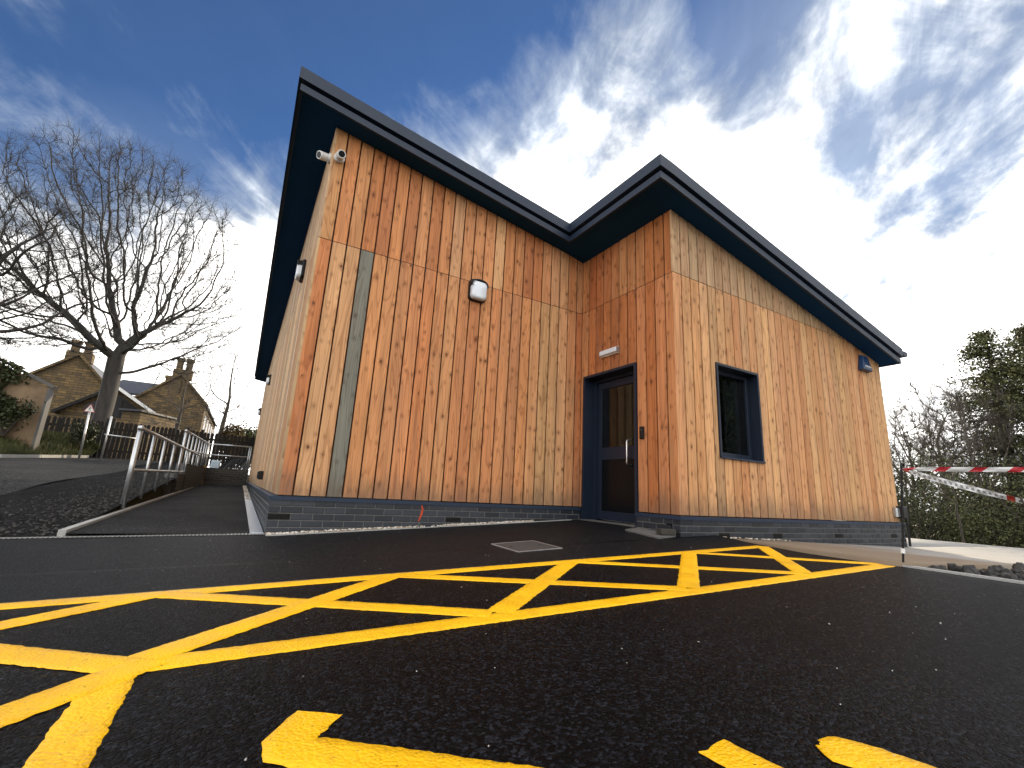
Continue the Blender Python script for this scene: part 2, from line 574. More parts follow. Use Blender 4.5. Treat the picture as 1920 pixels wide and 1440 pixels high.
def mat_tape(lower=False):
    m, t, p = newmat('red_white_barrier_tape' if not lower else 'printed_back_of_barrier_tape')
    pc = t.add('ShaderNodeAttribute', attribute_name='pc').outputs['Vector']
    u, v, s = t.sep(pc)
    k = t.math('FRACT', t.math('ADD', t.math('MULTIPLY', u, 5.2), t.math('MULTIPLY', v, -6.0)))
    red = t.math('LESS_THAN', k, 0.36)
    c = t.mix(red, (0.74, 0.75, 0.76), (0.52, 0.035, 0.05))
    if lower:
        d1 = t.math('LESS_THAN', t.math('FRACT', t.math('MULTIPLY', u, 34.0)), 0.5)
        d1 = t.math('MULTIPLY', d1, t.math('LESS_THAN', t.math('ABSOLUTE', t.math('ADD', v, 0.002)), 0.009))
        c = t.mix(t.math('MULTIPLY', d1, 0.75), (0.74, 0.75, 0.76), (0.16, 0.16, 0.17))
        ends = t.math('ADD', t.math('LESS_THAN', u, 0.035), t.math('MULTIPLY', t.math('GREATER_THAN', u, 0.56), t.math('LESS_THAN', u, 0.60)))
        c = t.mix(ends, c, (0.45, 0.06, 0.04))
    t.set(p, 'Base Color', c)
    p.inputs['Roughness'].default_value = 0.35
    tb = t.add('ShaderNodeBsdfTranslucent', {0: c})
    mx = t.add('ShaderNodeMixShader', {0: 0.3, 1: p.outputs[0], 2: tb.outputs[0]})
    t.set(t.n['Material Output'], 0, mx.outputs[0])
    return m


M_ = {}
M_['wood'] = mat_wood()
M_['tarmac'] = mat_asphalt('fresh_black_tarmac', (0.0018, 0.0021, 0.0028), speck=0.004, rough=0.52, gscale=125.0, bstr=0.8, grain=8.5, seam=True)
M_['path'] = mat_asphalt('path_tarmac', (0.023, 0.023, 0.024), rough=0.75, gscale=95, broadvar=0.4)
M_['drive'] = mat_asphalt('older_road_tarmac', (0.042, 0.042, 0.042), rough=0.85, gscale=60, worn=0.55)
M_['gravelbed'] = mat_asphalt('black_planings', (0.010, 0.010, 0.011), rough=0.8, gscale=34, bstr=1.0, broadvar=0.5)
M_['yellow'] = mat_paint()
M_['navy'] = flat('navy_coated_aluminium', (0.010, 0.017, 0.034), 0.42, 0.0, 0.4, 0.06, 2.0)
M_['fascia'] = flat('anthracite_metal_fascia', (0.018, 0.031, 0.058), 0.5, 0.0, 0.3, 0.05, 1.2)
M_['soffit'] = flat('dark_soffit_panel', (0.010, 0.050, 0.150), 0.85, 0.0, 0.06, 0.08, 1.5)
M_['back'] = flat('shadowed_batten_wood', (0.032, 0.013, 0.006), 0.9, 0.0, 0.2, 0.3, 12)
M_['membrane'] = flat('black_breather_membrane', (0.006, 0.006, 0.007), 0.9)
M_['brick'] = mat_brick('blue_engineering_brick', (0.008, 0.011, 0.018), (0.026, 0.032, 0.044), 0.5)
M_['brickdark'] = mat_brick('dark_walling_brick', (0.022, 0.020, 0.017), (0.050, 0.044, 0.036), 0.8)
M_['mortar'] = flat('grey_mortar', (0.14, 0.138, 0.135), 0.92, 0, 0.2, 0.2, 20, 0.3)
M_['black'] = flat('black_plastic', (0.005, 0.005, 0.006), 0.45, 0, 0.3)
M_['void'] = flat('dark_vent_slot', (0.003, 0.003, 0.003), 0.9)
M_['white'] = flat('white_plastic', (0.72, 0.73, 0.73), 0.35)
M_['lens'] = flat('frosted_lamp_lens', (0.70, 0.76, 0.83), 0.12, 0.0, 0.8, 0.05)
M_['lensgrey'] = flat('silvered_lamp_reflector', (0.42, 0.44, 0.46), 0.18, 0.7, 0.5, 0.1)
M_['steel'] = flat('brushed_stainless', (0.62, 0.62, 0.62), 0.28, 1.0, 0.5, 0.05)
M_['galv'] = flat('galvanised_steel', (0.52, 0.54, 0.56), 0.38, 0.85, 0.5, 0.18, 14)
M_['drainmetal'] = flat('zinc_channel_cover', (0.50, 0.55, 0.62), 0.35, 0.6, 0.5, 0.15, 9)
M_['glass'] = mat_glass('clear_window_glass', (0.50, 0.53, 0.53))
M_['interior'] = flat('cream_interior_plaster', (0.42, 0.38, 0.30), 0.9)
M_['curtain'] = flat('grey_blind', (0.55, 0.56, 0.58), 0.8)
M_['darkpanel'] = flat('tinted_door_panel', (0.004, 0.005, 0.007), 0.22, 0, 0.22)
M_['blue'] = flat('blue_bell_box_plastic', (0.010, 0.040, 0.115), 0.35)
M_['concrete'] = mat_concrete('pale_concrete', (0.29, 0.285, 0.275), (0.19, 0.138, 0.09), (5.4, 7.0))
M_['kerb'] = mat_concrete('kerb_concrete', (0.36, 0.36, 0.35))
M_['slab'] = mat_concrete('grey_slab', (0.10, 0.10, 0.098))
M_['manhole'] = mat_concrete('manhole_cover_infill', (0.032, 0.035, 0.036), rough=0.6)
M_['pebble'] = mat_brick('tan_and_white_pebbles', (0.30, 0.23, 0.15), (0.66, 0.62, 0.55), 0.8)
M_['rock'] = mat_brick('dark_rubble', (0.008, 0.008, 0.008), (0.05, 0.048, 0.046), 0.7)
M_['ground'] = mat_ground()
M_['soil'] = flat('brown_soil', (0.055, 0.042, 0.026), 0.95, 0, 0.2, 0.5, 9, 0.8, 30)
M_['stone'] = mat_stone()
M_['slate'] = flat('dark_slate_roof', (0.030, 0.034, 0.045), 0.6, 0, 0.5, 0.4, 3)
M_['fence'] = flat('dark_stained_fence', (0.016, 0.014, 0.012), 0.8, 0, 0.3, 0.4, 8)
M_['bark'] = mat_bark('grey_beech_bark', (0.018, 0.0165, 0.016), (0.055, 0.050, 0.045))
M_['bark2'] = mat_bark('brown_bark', (0.032, 0.026, 0.020), (0.085, 0.070, 0.055))
M_['bark3'] = mat_bark('sunlit_tone_bark', (0.075, 0.062, 0.050), (0.18, 0.155, 0.13))  # sunlit look of the right-hand crowns put into a lighter bark colour
M_['barkpale'] = mat_bark('pale_sapling_bark', (0.05, 0.043, 0.032), (0.09, 0.08, 0.06))
M_['leafdark'] = mat_leaf('dark_evergreen_leaf', (0.020, 0.026, 0.009), (0.085, 0.096, 0.032))
M_['leafbrown'] = mat_leaf('brown_green_leaf', (0.042, 0.047, 0.017), (0.145, 0.145, 0.055))
M_['leafgold'] = mat_leaf('russet_hedge_leaf', (0.05, 0.035, 0.015), (0.13, 0.085, 0.03))
M_['ivy'] = mat_leaf('ivy_leaf', (0.012, 0.018, 0.006), (0.040, 0.052, 0.016))
M_['grass'] = mat_leaf('winter_grass', (0.030, 0.040, 0.010), (0.095, 0.100, 0.032))
M_['ply'] = flat('weathered_render', (0.19, 0.135, 0.085), 0.85, 0, 0.2, 0.35, 2.5)
M_['tape'] = mat_tape()
M_['tape2'] = mat_tape(True)
M_['red'] = flat('orange_red_spray_paint', (0.45, 0.045, 0.012), 0.6)
M_['signred'] = flat('sign_red', (0.35, 0.03, 0.03), 0.4)
M_['signwhite'] = flat('sign_white', (0.75, 0.75, 0.73), 0.4)
M_['pipeblack'] = flat('black_pipe', (0.015, 0.015, 0.016), 0.35)
M_['sack'] = flat('pale_blue_sack', (0.42, 0.52, 0.60), 0.7)

# ---------------------------------------------------------------- dimensions
LB, LC, LD = 3.785, 1.723, 5.124
XR = LB + LD
YA = 17.03
HJ = 2.84
OA, OB, OD, OR = 0.442, 0.282, 0.485, 0.103
XK = LB - 0.3


def H(x):
    h = 4.317 - 0.1885 * x
    h += 0.0991 * min(1, x / XK) if x < XK else 0.0991 * (1 - (x - XK) / (LD + 0.3))
    return h


def G(x, y):
    """surface of the tarmac"""
    x = np.asarray(x, float)
    y = np.asarray(y, float)
    base = -0.36 + 0.03 * x
    w = np.where(x < 0, -0.378 + 0.02 * x, -0.378 + 0.055 * x)
    t = sstep(-2.4, -0.8, y)
    return base * (1 - t) + w * t


def apron_z(x):
    return float(np.interp(x, [3.8, 8.9, 14.0], [-0.205, -0.372, -0.42]))


def path_z(y):
    return -0.375 + 0.0125 * y


def left_z(x, y):
    return -0.40 + 0.0605 * float(np.clip(y, 0, 16.2)) + 0.012 * (float(np.clip(y, 0, 60)) - float(np.clip(y, 0, 16.2)))


# ================================================================ SETTING
# ---- terrain
def terrain_z(x, y):
    near = -0.50 + 0.0605 * np.clip(y, 0, 16.2)
    left = near + 0.012 * (np.clip(y, 16.2, 60) - 16.2)
    t = sstep(-1.65, -1.75, x) if False else np.clip((-1.66 - x) / 0.12, 0, 1)
    under = -0.62 + 0 * x
    z = left * t + under * (1 - t)
    right = -0.62 - 2.6 * sstep(12.5, 22, x) - 2.0 * sstep(20, 60, x)
    z = np.where(x > 4, right, z)
    z = z + np.where(y > 17.6, np.clip((y - 17.6) / 1.0, 0, 1) * np.where((x > -1.66) & (x <= 12), 0.9, 0), 0)
    return z


gx = np.unique(np.concatenate([np.linspace(-900, -40, 14), np.linspace(-40, -2, 46), np.linspace(-2, -1.4, 13), np.linspace(-1.4, 30, 48), np.linspace(30, 900, 16)]))
gy = np.unique(np.concatenate([np.linspace(-900, -30, 12), np.linspace(-30, 40, 80), np.linspace(40, 900, 16)]))
GX, GY = np.meshgrid(gx, gy)
GZ = terrain_z(GX, GY)
V = np.stack([GX, GY, GZ], -1).reshape(-1, 3)
nx, ny = len(gx), len(gy)
ii, jj = np.meshgrid(np.arange(nx - 1), np.arange(ny - 1))
a = (jj * nx + ii).ravel()
structure(fast_mesh('ground', V, np.stack([a, a + 1, a + nx + 1, a + nx], -1), M_['ground']))


def sheet(name, xs, ys, zf, mat, edge=None, thick=0.0):
    """height-field sheet; xs may be a function of y giving the row"""
    rows = []
    for y in ys:
        r = xs(y) if callable(xs) else xs
        rows.append([(x, y, float(zf(x, y))) for x in r])
    n = len(rows[0])
    V = np.array([q for r in rows for q in r])
    F = [(j * n + i, j * n + i + 1, (j + 1) * n + i + 1, (j + 1) * n + i) for j in range(len(rows) - 1) for i in range(n - 1)]
    F = [list(f) for f in F]
    if thick:
        # skirt round the rim
        rim = [i for i in range(n)] + [j * n + n - 1 for j in range(1, len(rows))] + [(len(rows) - 1) * n + i for i in range(n - 2, -1, -1)] + [j * n for j in range(len(rows) - 2, 0, -1)]
        b = len(V)
        V = np.concatenate([V, V[rim] - np.array((0, 0, thick))])
        m = len(rim)
        F += [[rim[(k + 1) % m], rim[k], b + k, b + (k + 1) % m] for k in range(m)]
    return structure(fast_mesh(name, V, np.array(F), mat))


EDGE = [(-30, 3.7), (-6, 3.82), (-4.3, 3.90), (-3.6, 4.0), (-3.5, 3.95), (-2.85, 4.02), (-2.35, 4.2), (-2.0, 4.3), (-1.755, 4.3)]


def edge_x(y):
    return float(np.interp(y, [e[0] for e in EDGE], [e[1] for e in EDGE]))


ys = np.unique(np.concatenate([np.linspace(-30, -7, 10), np.linspace(-7, -1.755, 60)]))
tarmac = sheet('tarmac', lambda y: np.concatenate([np.linspace(-26, -3, 12), np.linspace(-2.6, edge_x(y), 40)]), ys, G, M_['tarmac'], thick=0.1)
tarmac_b = sheet('tarmac', lambda y: np.concatenate([np.linspace(-26, -3, 12), np.linspace(-2.6, LB + 0.22, 36)]), np.linspace(-1.755, 0.012, 20), G, M_['tarmac'], thick=0.0)
# footpath running along the side wall
sheet('footpath', np.linspace(-1.50, -0.03, 8), np.linspace(0.012, 17.2, 30), lambda x, y: path_z(y), M_['path'])
# loose black planings and the older drive
sheet('planings_bed', np.linspace(-2.9, -1.545, 10), np.linspace(0.012, 16.3, 40), lambda x, y: left_z(x, y) + 0.008 * mnoise.noise(Vector((x * 5, y * 5, 0))), M_['gravelbed'])
sheet('drive', lambda y: np.linspace(-40, -2.86 + 0.10 * sin(y * 0.9), 14), np.linspace(0.012, 16.3, 26), lambda x, y: left_z(x, y) + 0.004, M_['drive'])
# concrete apron on the right
sheet('concrete_apron', lambda y: np.linspace(edge_x(y) + 0.004, 13.4 + (y + 1.75) * -0.4, 26), np.linspace(-3.62, -1.76, 12), lambda x, y: apron_z(x) + 0.006 * mnoise.noise(Vector((x * 1.5, y * 1.5, 3))), M_['concrete'], thick=0.16)
sheet('concrete_apron', np.linspace(XR + 0.05, 13.4, 12), np.linspace(-1.76, 6.0, 8), lambda x, y: apron_z(x) + 0.0, M_['concrete'], thick=0.16)

# ================================================================ THE TIMBER BUILDING
bld = root('timber_clad_building', (LB, 2.0, -0.4), 'single-storey building in upright larch boards with dark monopitch roof', 'building')


def wall_frame(w):
    """returns function (s along wall, d outward, z) -> world"""
    if w == 'B':
        return lambda s, d, z: (s, -d, z)
    if w == 'C':
        return lambda s, d, z: (LB - d, -s, z)
    if w == 'D':
        return lambda s, d, z: (LB + s, -LC - d, z)
    if w == 'A':
        return lambda s, d, z: (-d, s, z)


PAL_B = [(0.4711, 0.1963, 0.0791), (0.507, 0.2447, 0.1086), (0.4443, 0.1769, 0.0686), (0.498, 0.2253, 0.096), (0.5428, 0.2979, 0.1434), (0.4801, 0.206, 0.0854), (0.4891, 0.2205, 0.0938)]
PAL_D = [(0.4919, 0.2533, 0.1143), (0.543, 0.3093, 0.1512), (0.4578, 0.2162, 0.0929), (0.5174, 0.286, 0.1366), (0.4834, 0.272, 0.1366), (0.509, 0.2626, 0.1192)]
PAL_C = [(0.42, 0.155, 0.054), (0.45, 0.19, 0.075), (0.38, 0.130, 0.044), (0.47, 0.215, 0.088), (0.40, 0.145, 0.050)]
PAL_A = [(0.4738, 0.3024, 0.1705), (0.3605, 0.243, 0.143), (0.5356, 0.3672, 0.22), (0.3914, 0.2106, 0.099), (0.3193, 0.243, 0.165), (0.4944, 0.324, 0.187)]
seedn = [0]


def plank_geo(mb, fr, s0, s1, z0, t0, t1, tint, flip=False):
    """board from s0..s1, bottom z0, sloping top t0..t1, front at d=0"""
    ch, th = 0.004, 0.022
    w = s1 - s0
    seedn[0] += 1
    sd = seedn[0] * 0.37 % 9.7 + random.random() * 0.1
    prof = [(0, -th), (0, -ch), (ch, 0), (w - ch, 0), (w, -ch), (w, -th)]
    vs, pc = [], []
    jog = random.uniform(-0.0012, 0.0012)
    for (u, d) in prof:
        vs.append(fr(s0 + u, d + jog, z0))
        pc.append((u, z0, sd))
    for (u, d) in prof:
        zt = t0 + (t1 - t0) * u / w
        vs.append(fr(s0 + u, d + jog, zt))
        pc.append((u, zt, sd))
    n = 6
    fs = [(i, i + 1, n + i + 1, n + i) for i in range(n - 1)] + [tuple(reversed(range(n))), tuple(range(n, 2 * n))]
    if flip:
        fs = [tuple(reversed(f)) for f in fs]
    mb.add(vs, fs, pc, tint)


def jitter(c, k=0.10):
    f = 1 + random.uniform(-k, k)
    f *= 1.18
    return tuple(max(0.01, q * f * (1 + random.uniform(-0.03, 0.03))) for q in c)


PITCHB = 0.160
GAP = 0.0165


def clad(w, length, pal, htop, holes=(), single_until=1e9, start_at=0.0, special=None, greytop=0.0, flip=False):
    fr = wall_frame(w)
    far = MB()
    n = 0
    s = start_at
    while s < length - 0.02:
        s1 = min(s + PITCHB - GAP, length - 0.002)
        if length - s1 < 0.05:
            s1 = length - 0.002
        tl = random.choice(pal)
        # upper boards are cut from other stock
        tu = random.choice(pal)
        if greytop:
            tu = tuple(a * (1 - greytop) + b * greytop for a, b in zip(tu, (0.33, 0.255, 0.17)))
        segs = []
        ta, tb = htop(s) - 0.004, htop(s1) - 0.004
        if max(ta, tb) > HJ + 0.03:
            segs.append((HJ + 0.004, ta, tb, jitter(tu)))
            lo_t = HJ - 0.004
            segs.append((0.0, lo_t, lo_t, jitter(tl)))
        else:
            segs.append((0.0, ta, tb, jitter(tl)))
        for (z0, za, zb, tint) in segs:
            pieces = [(s, s1, z0, za, zb)]
            for (h0, h1, k0, k1) in holes:
                nxt = []
                for (p0, p1, q0, qa, qb) in pieces:
                    if p1 <= h0 or p0 >= h1 or q0 >= k1 or max(qa, qb) <= k0:
                        nxt.append((p0, p1, q0, qa, qb))
                        continue
                    if p0 < h0 - 0.012:
                        nxt.append((p0, h0, q0, qa, qb))
                    if p1 > h1 + 0.012:
                        nxt.append((h1, p1, q0, qa, qb))
                    m0, m1 = max(p0, h0), min(p1, h1)
                    if q0 < k0 - 0.01:
                        nxt.append((m0, m1, q0, k0, k0))
                    if min(qa, qb) > k1 + 0.01:
                        nxt.append((m0, m1, k1, qa, qb))
                pieces = nxt
            for (p0, p1, q0, qa, qb) in pieces:
                tt = tint
                lab = None
                if special and n == special and z0 == 0.0:
                    tt = (0.205, 0.200, 0.165)
                    lab = 'silver-grey weathered board among the orange ones'
                if s < single_until:
                    mb = MB()
                    plank_geo(mb, fr, p0, p1, q0, qa, qb, tt, flip)
                    o = mb.build('plank', M_['wood'], bld)
                    if lab:
                        o['label'] = lab
                else:
                    plank_geo(far, fr, p0, p1, q0, qa, qb, tt, flip)
        s += PITCHB
        n += 1
    if far.v:
        stuff(far.build('plank', M_['wood'], bld))


DOOR = (0.070, 1.113, -0.16, 1.832)      # s along C
WIN = (4.499 - LB, 5.352 - LB, 0.677, 1.832)
clad('B', LB, PAL_B, lambda s: H(s), special=3)
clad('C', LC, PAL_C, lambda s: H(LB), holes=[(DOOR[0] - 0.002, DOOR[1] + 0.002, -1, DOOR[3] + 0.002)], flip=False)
clad('D', LD, PAL_D, lambda s: H(LB + s), holes=[(WIN[0] - 0.002, WIN[1] + 0.002, WIN[2] - 0.002, WIN[3] + 0.002)], greytop=0.55)
clad('A', YA, PAL_A, lambda s: H(0), single_until=4.0, flip=True, greytop=0.3)

# structural wall behind the boards (hollow, with openings)
TH = 0.20


def slab(s0, s1, z0, z1, w, mat='back', d0=-0.2, d1=-0.015, top=None, name='wall'):
    fr = wall_frame(w)
    ta, tb = (z1, z1) if top is None else (top(s0), top(s1))
    lo = [fr(s0, d1, z0), fr(s1, d1, z0), fr(s1, d0, z0), fr(s0, d0, z0)]
    hi = [fr(s0, d1, ta), fr(s1, d1, tb), fr(s1, d0, tb), fr(s0, d0, ta)]
    MB().hexa(lo, hi).build(name, M_[mat], bld)


slab(0.016, XK, 0, 0, 'B', top=lambda s: H(s) - 0.03)
slab(XK, LB + 0.1, 0, 0, 'B', top=lambda s: H(s) - 0.03)
slab(DOOR[1], LC - 0.016, 0, H(LB) - 0.05, 'C')
slab(0.016, DOOR[1], DOOR[3], H(LB) - 0.06, 'C')
slab(0.016, WIN[0], 0, 0, 'D', top=lambda s: H(LB + s) - 0.03)
slab(WIN[1], LD - 0.016, 0, 0, 'D', top=lambda s: H(LB + s) - 0.03)
slab(WIN[0], WIN[1], 0, WIN[2], 'D')
slab(WIN[0], WIN[1], WIN[3], 0, 'D', top=lambda s: H(LB + s) - 0.03)
slab(0.22, YA, 0, H(0) - 0.03, 'A')
MB().box((XR - 0.22, -LC + 0.21, 0), (XR - 0.02, YA, H(XR) - 0.05)).build('wall', M_['back'], bld)
MB().hexa([(0.22, YA - 0.2, 0), (XR - 0.23, YA - 0.2, 0), (XR - 0.23, YA, 0), (0.22, YA, 0)],
          [(0.22, YA - 0.2, H(0.22) - .03), (XR - 0.23, YA - 0.2, H(XR) - .03), (XR - 0.23, YA, H(XR) - .03), (0.22, YA, H(0.22) - .03)]).build('wall', M_['back'], bld)
# black joint line behind the horizontal break
for w, s0, s1 in (('B', 0.02, LB - 0.02), ('C', 0.02, LC - 0.02), ('D', 0.02, 4.2), ('A', 0.3, YA - 0.1)):
    slab(s0, s1, HJ - 0.035, HJ + 0.035, w, 'membrane', -0.0145, -0.0095, name='joint_strip')
# interior: partition and floor that can be seen through the glass
MB().box((LB + 0.3, -LC + 0.25, -0.2), (XR - 0.3, 6.0, -0.155)).build('interior_floor', M_['curtain'], bld)
MB().box((LB + 2.2, -0.9, -0.15), (LB + 2.3, 4.0, 2.4)).build('interior_wall', M_['interior'], bld)
MB().box((LB + 0.25, 0.45, -0.15), (LB + 2.19, 0.55, 2.4)).build('interior_wall', M_['interior'], bld)
MB().box((LB + 0.22, -LC + 0.22, 2.45), (XR - 0.25, 6.0, 2.5)).build('interior_ceiling', M_['curtain'], bld)

# ---- roof
XE = XR + OR


def offset_poly(d):
    """rectilinear outline moved outward by d; bend points kept"""
    x0, x1, xs = -OA - d, XE + d, LB - OD - d
    yf, ys_, yb = -OB - d, -LC - OB - d, YA + OA + d
    return [(x0, yf), (xs, yf), (xs, ys_), (XK, ys_), (x1, ys_), (x1, yb), (XK, yb), (x0, yb)]


SOF = -0.022


def ring(z0, z1, dout, din, name, mat, seams=3.0):
    po, pi_ = offset_poly(dout), offset_poly(din)
    n = len(po)
    for i in range(n):
        j = (i + 1) % n
        L = math.dist(po[i], po[j])
        k = max(1, round(L / seams))
        for q in range(k):
            ta, tb = q / k, (q + 1) / k
            ga = 0.0012 / L if q > 0 else 0
            gb = 0.0012 / L if q < k - 1 else 0
            ta, tb = ta + ga, tb - gb
            lerp = lambda a, b, t: (a[0] + (b[0] - a[0]) * t, a[1] + (b[1] - a[1]) * t)
            A, Bp = lerp(po[i], po[j], ta), lerp(po[i], po[j], tb)
            C_, Dd = lerp(pi_[i], pi_[j], tb), lerp(pi_[i], pi_[j], ta)
            loop = [A, Bp, C_, Dd]
            MB().hexa([(x, y, H(x) + SOF + z0) for x, y in loop], [(x, y, H(x) + SOF + z1) for x, y in loop]).build(name, M_[mat], bld)


ring(0.0, 0.085, 0.0, -0.028, 'lower_fascia', 'fascia')
ring(0.125, 0.272, 0.030, -0.06, 'upper_fascia', 'fascia')


def roof_prism(d, z0, z1, name, mat):
    # the outline is concave: split into three convex pieces sharing edges
    P = offset_poly(d)
    x0, x1, xs = P[0][0], P[4][0], P[1][0]
    yf, ys_, yb = P[0][1], P[2][1], P[5][1]
    mb = MB()
    for loop in ([(x0, yf), (xs, yf), (xs, yb), (x0, yb)], [(xs, ys_), (XK, ys_), (XK, yb), (xs, yb)], [(XK, ys_), (x1, ys_), (x1, yb), (XK, yb)]):
        mb.hexa([(x, y, H(x) + SOF + z0) for x, y in loop], [(x, y, H(x) + SOF + z1) for x, y in loop])
    return mb.build(name, M_[mat], bld)


roof_prism(-0.0285, 0.012, 0.03, 'soffit', 'soffit')
roof_prism(-0.045, 0.032, 0.262, 'roof_deck', 'soffit')
# eaves gutter on the low side
gb = MB()
yg0, yg1 = -LC - OB - 0.02, YA + OA
pr = [(0.0, 0.0), (0.012, -0.055), (0.05, -0.085), (0.10, -0.095), (0.15, -0.085), (0.188, -0.055), (0.20, 0.0), (0.19, 0.0), (0.178, -0.05), (0.145, -0.075), (0.10, -0.084), (0.055, -0.075), (0.022, -0.05), (0.01, 0.0)]
zg = H(XE) + SOF + 0.235
gb.hexa([(XE + 0.035 + a, yg0, zg + b) for a, b in pr], [(XE + 0.035 + a, yg1, zg + b) for a, b in pr])
pr2 = [(0.0, 0.0), (0.012, -0.055), (0.05, -0.085), (0.10, -0.095), (0.15, -0.085), (0.188, -0.055), (0.20, 0.0)]
gb.hexa([(XE + 0.035 + a, yg0 - 0.006, zg + b) for a, b in pr2], [(XE + 0.035 + a, yg0 - 0.001, zg + b) for a, b in pr2])
gb.build('gutter', M_['fascia'], bld)

# ---- plinth
PD = 0.040
CH, BL = 0.067, 0.205
ZT = -0.036
fr = None


def ground_at(w, s):
    if w == 'B':
        return float(G(s, -0.05))
    if w == 'C':
        return float(G(LB - 0.05, -s))
    if w == 'D':
        return min(apron_z(LB + s), 0) if s > 0.5 else float(G(LB + s, -LC - 0.05))
    return path_z(s)


def bricks(w, s0, s1, vents=(), single_until=1e9):
    fr = wall_frame(w)
    far = MB()
    for c in range(6):
        z1 = ZT - 0.008 - c * CH
        z0 = z1 - CH + 0.009
        sh = (BL / 2 if c % 2 else 0.0)
        s = s0 - sh
        while s < s1 - 0.01:
            a, b = max(s, s0), min(s + BL - 0.009, s1)
            s += BL
            if b - a < 0.015:
                continue
            if max(z1, z1) < min(ground_at(w, a), ground_at(w, b)) - 0.03:
                continue
            vent = c == 2 and any(v0 <= (a + b) / 2 <= v1 for v0, v1 in vents)
            ch = 0.004
            d = PD + random.uniform(-0.0015, 0.0015)
            lo = [fr(a, PD - 0.10, z0), fr(b, PD - 0.10, z0), fr(b, PD - 0.10, z1), fr(a, PD - 0.10, z1)]
            mi = [fr(a, d - ch, z0), fr(b, d - ch, z0), fr(b, d - ch, z1), fr(a, d - ch, z1)]
            hi = [fr(a + ch, d, z0 + ch), fr(b - ch, d, z0 + ch), fr(b - ch, d, z1 - ch), fr(a + ch, d, z1 - ch)]
            vs = lo + mi + hi
            fs = [(0, 1, 5, 4), (1, 2, 6, 5), (2, 3, 7, 6), (3, 0, 4, 7), (4, 5, 9, 8), (5, 6, 10, 9), (6, 7, 11, 10), (7, 4, 8, 11), (8, 9, 10, 11)]
            if vent:
                vb = MB()
                vb.add([fr(a, PD - 0.005, z0), fr(b, PD - 0.005, z0), fr(b, PD - 0.005, z1), fr(a, PD - 0.005, z1)], [(0, 1, 2, 3)])
                o = vb.build('air_brick', M_['void'], bld)
                for k in range(3):
                    zz0 = z0 + 0.004 + k * (CH - 0.013) / 3
                    MB().hexa([fr(a, PD - 0.004, zz0), fr(b, PD - 0.004, zz0), fr(b, PD + 0.002, zz0), fr(a, PD + 0.002, zz0)],
                              [fr(a, PD - 0.004, zz0 + 0.005), fr(b, PD - 0.004, zz0 + 0.005), fr(b, PD + 0.002, zz0 + 0.005), fr(a, PD + 0.002, zz0 + 0.005)]).build('slat', M_['black'], o)
                continue
            if s < single_until:
                MB().add(vs, fs).build('brick', M_['brick'], bld)
            else:
                far.add(vs, fs)
    if far.v:
        stuff(far.build('brick', M_['brick'], bld))
    # mortar body, set back 6 mm behind the faces
    m = MB()
    lo = [fr(s0 + 0.0065, PD - 0.0065, -0.62), fr(s1 - 0.0065, PD - 0.0065, -0.62), fr(s1 - 0.0065, PD - 0.20, -0.62), fr(s0 + 0.0065, PD - 0.20, -0.62)]
    m.hexa(lo, [(x, y, ZT - 0.006) for x, y, z in lo]).build('mortar', M_['mortar'], bld)


bricks('B', -PD, LB - 0.0, vents=[(0.05, 0.25), (1.74, 1.95), (3.02, 3.2)])
bricks('C', DOOR[1] + 0.012, LC + PD - 0.109)
bricks('D', -PD + 0.0, LD + PD, vents=[(0.50, 0.68), (1.58, 1.78), (3.0, 3.2), (4.62, 4.82)])
bricks('A', -PD + 0.109, YA, single_until=1.8)
MB().box((XR + PD - 0.2, -LC + 0.2, -0.62), (XR + PD, YA, ZT - 0.004)).build('mortar', M_['brick'], bld)
# drip flashing over the plinth
for w, s0, s1 in (('B', -0.05, LB), ('C', DOOR[1] + 0.006, LC + 0.05), ('D', -0.05, LD + 0.05), ('A', -0.05, YA)):
    fr = wall_frame(w)
    for (za, zb, d1, n) in ((-0.008, -0.013, 0.052, 0), (-0.013, -0.040, 0.052, 1)):
        if n == 0:
            lo = [fr(s0, -0.03, -0.014), fr(s1, -0.03, -0.014), fr(s1, d1, -0.020), fr(s0, d1, -0.020)]
            hi = [fr(s0, -0.03, -0.008), fr(s1, -0.03, -0.008), fr(s1, d1, -0.0145), fr(s0, d1, -0.0145)]
        else:
            lo = [fr(s0, 0.047, -0.050), fr(s1, 0.047, -0.050), fr(s1, d1, -0.050), fr(s0, d1, -0.050)]
            hi = [fr(s0, 0.047, -0.0205), fr(s1, 0.047, -0.0205), fr(s1, d1, -0.0205), fr(s0, d1, -0.0205)]
        MB().hexa(lo, hi).build('drip_flashing', M_['fascia'], bld)
# sprayed mark on the plinth
mk = MB()
pts = [(1.50, -0.055), (1.515, -0.10), (1.507, -0.15), (1.492, -0.195), (1.478, -0.23)]
wd = [0.008, 0.012, 0.013, 0.010, 0.006]
vs = []
for (x, z), w_ in zip(pts, wd):
    vs += [(x - w_, -PD - 0.0035, z), (x + w_, -PD - 0.0035, z)]
mk.add(vs, [(2 * i, 2 * i + 1, 2 * i + 3, 2 * i + 2) for i in range(4)])
o = mk.build('paint_mark', M_['red'], bld)
o['label'] = 'orange-red sprayed mark on the plinth bricks'

# ---- door (wall C, recessed)
frC = wall_frame('C')
R_ = 0.20


def cbox(mb, s0, s1, d0, d1, z0, z1):
    a, b = frC(s0, d0, z0), frC(s1, d1, z1)
    return mb.box(a, b)


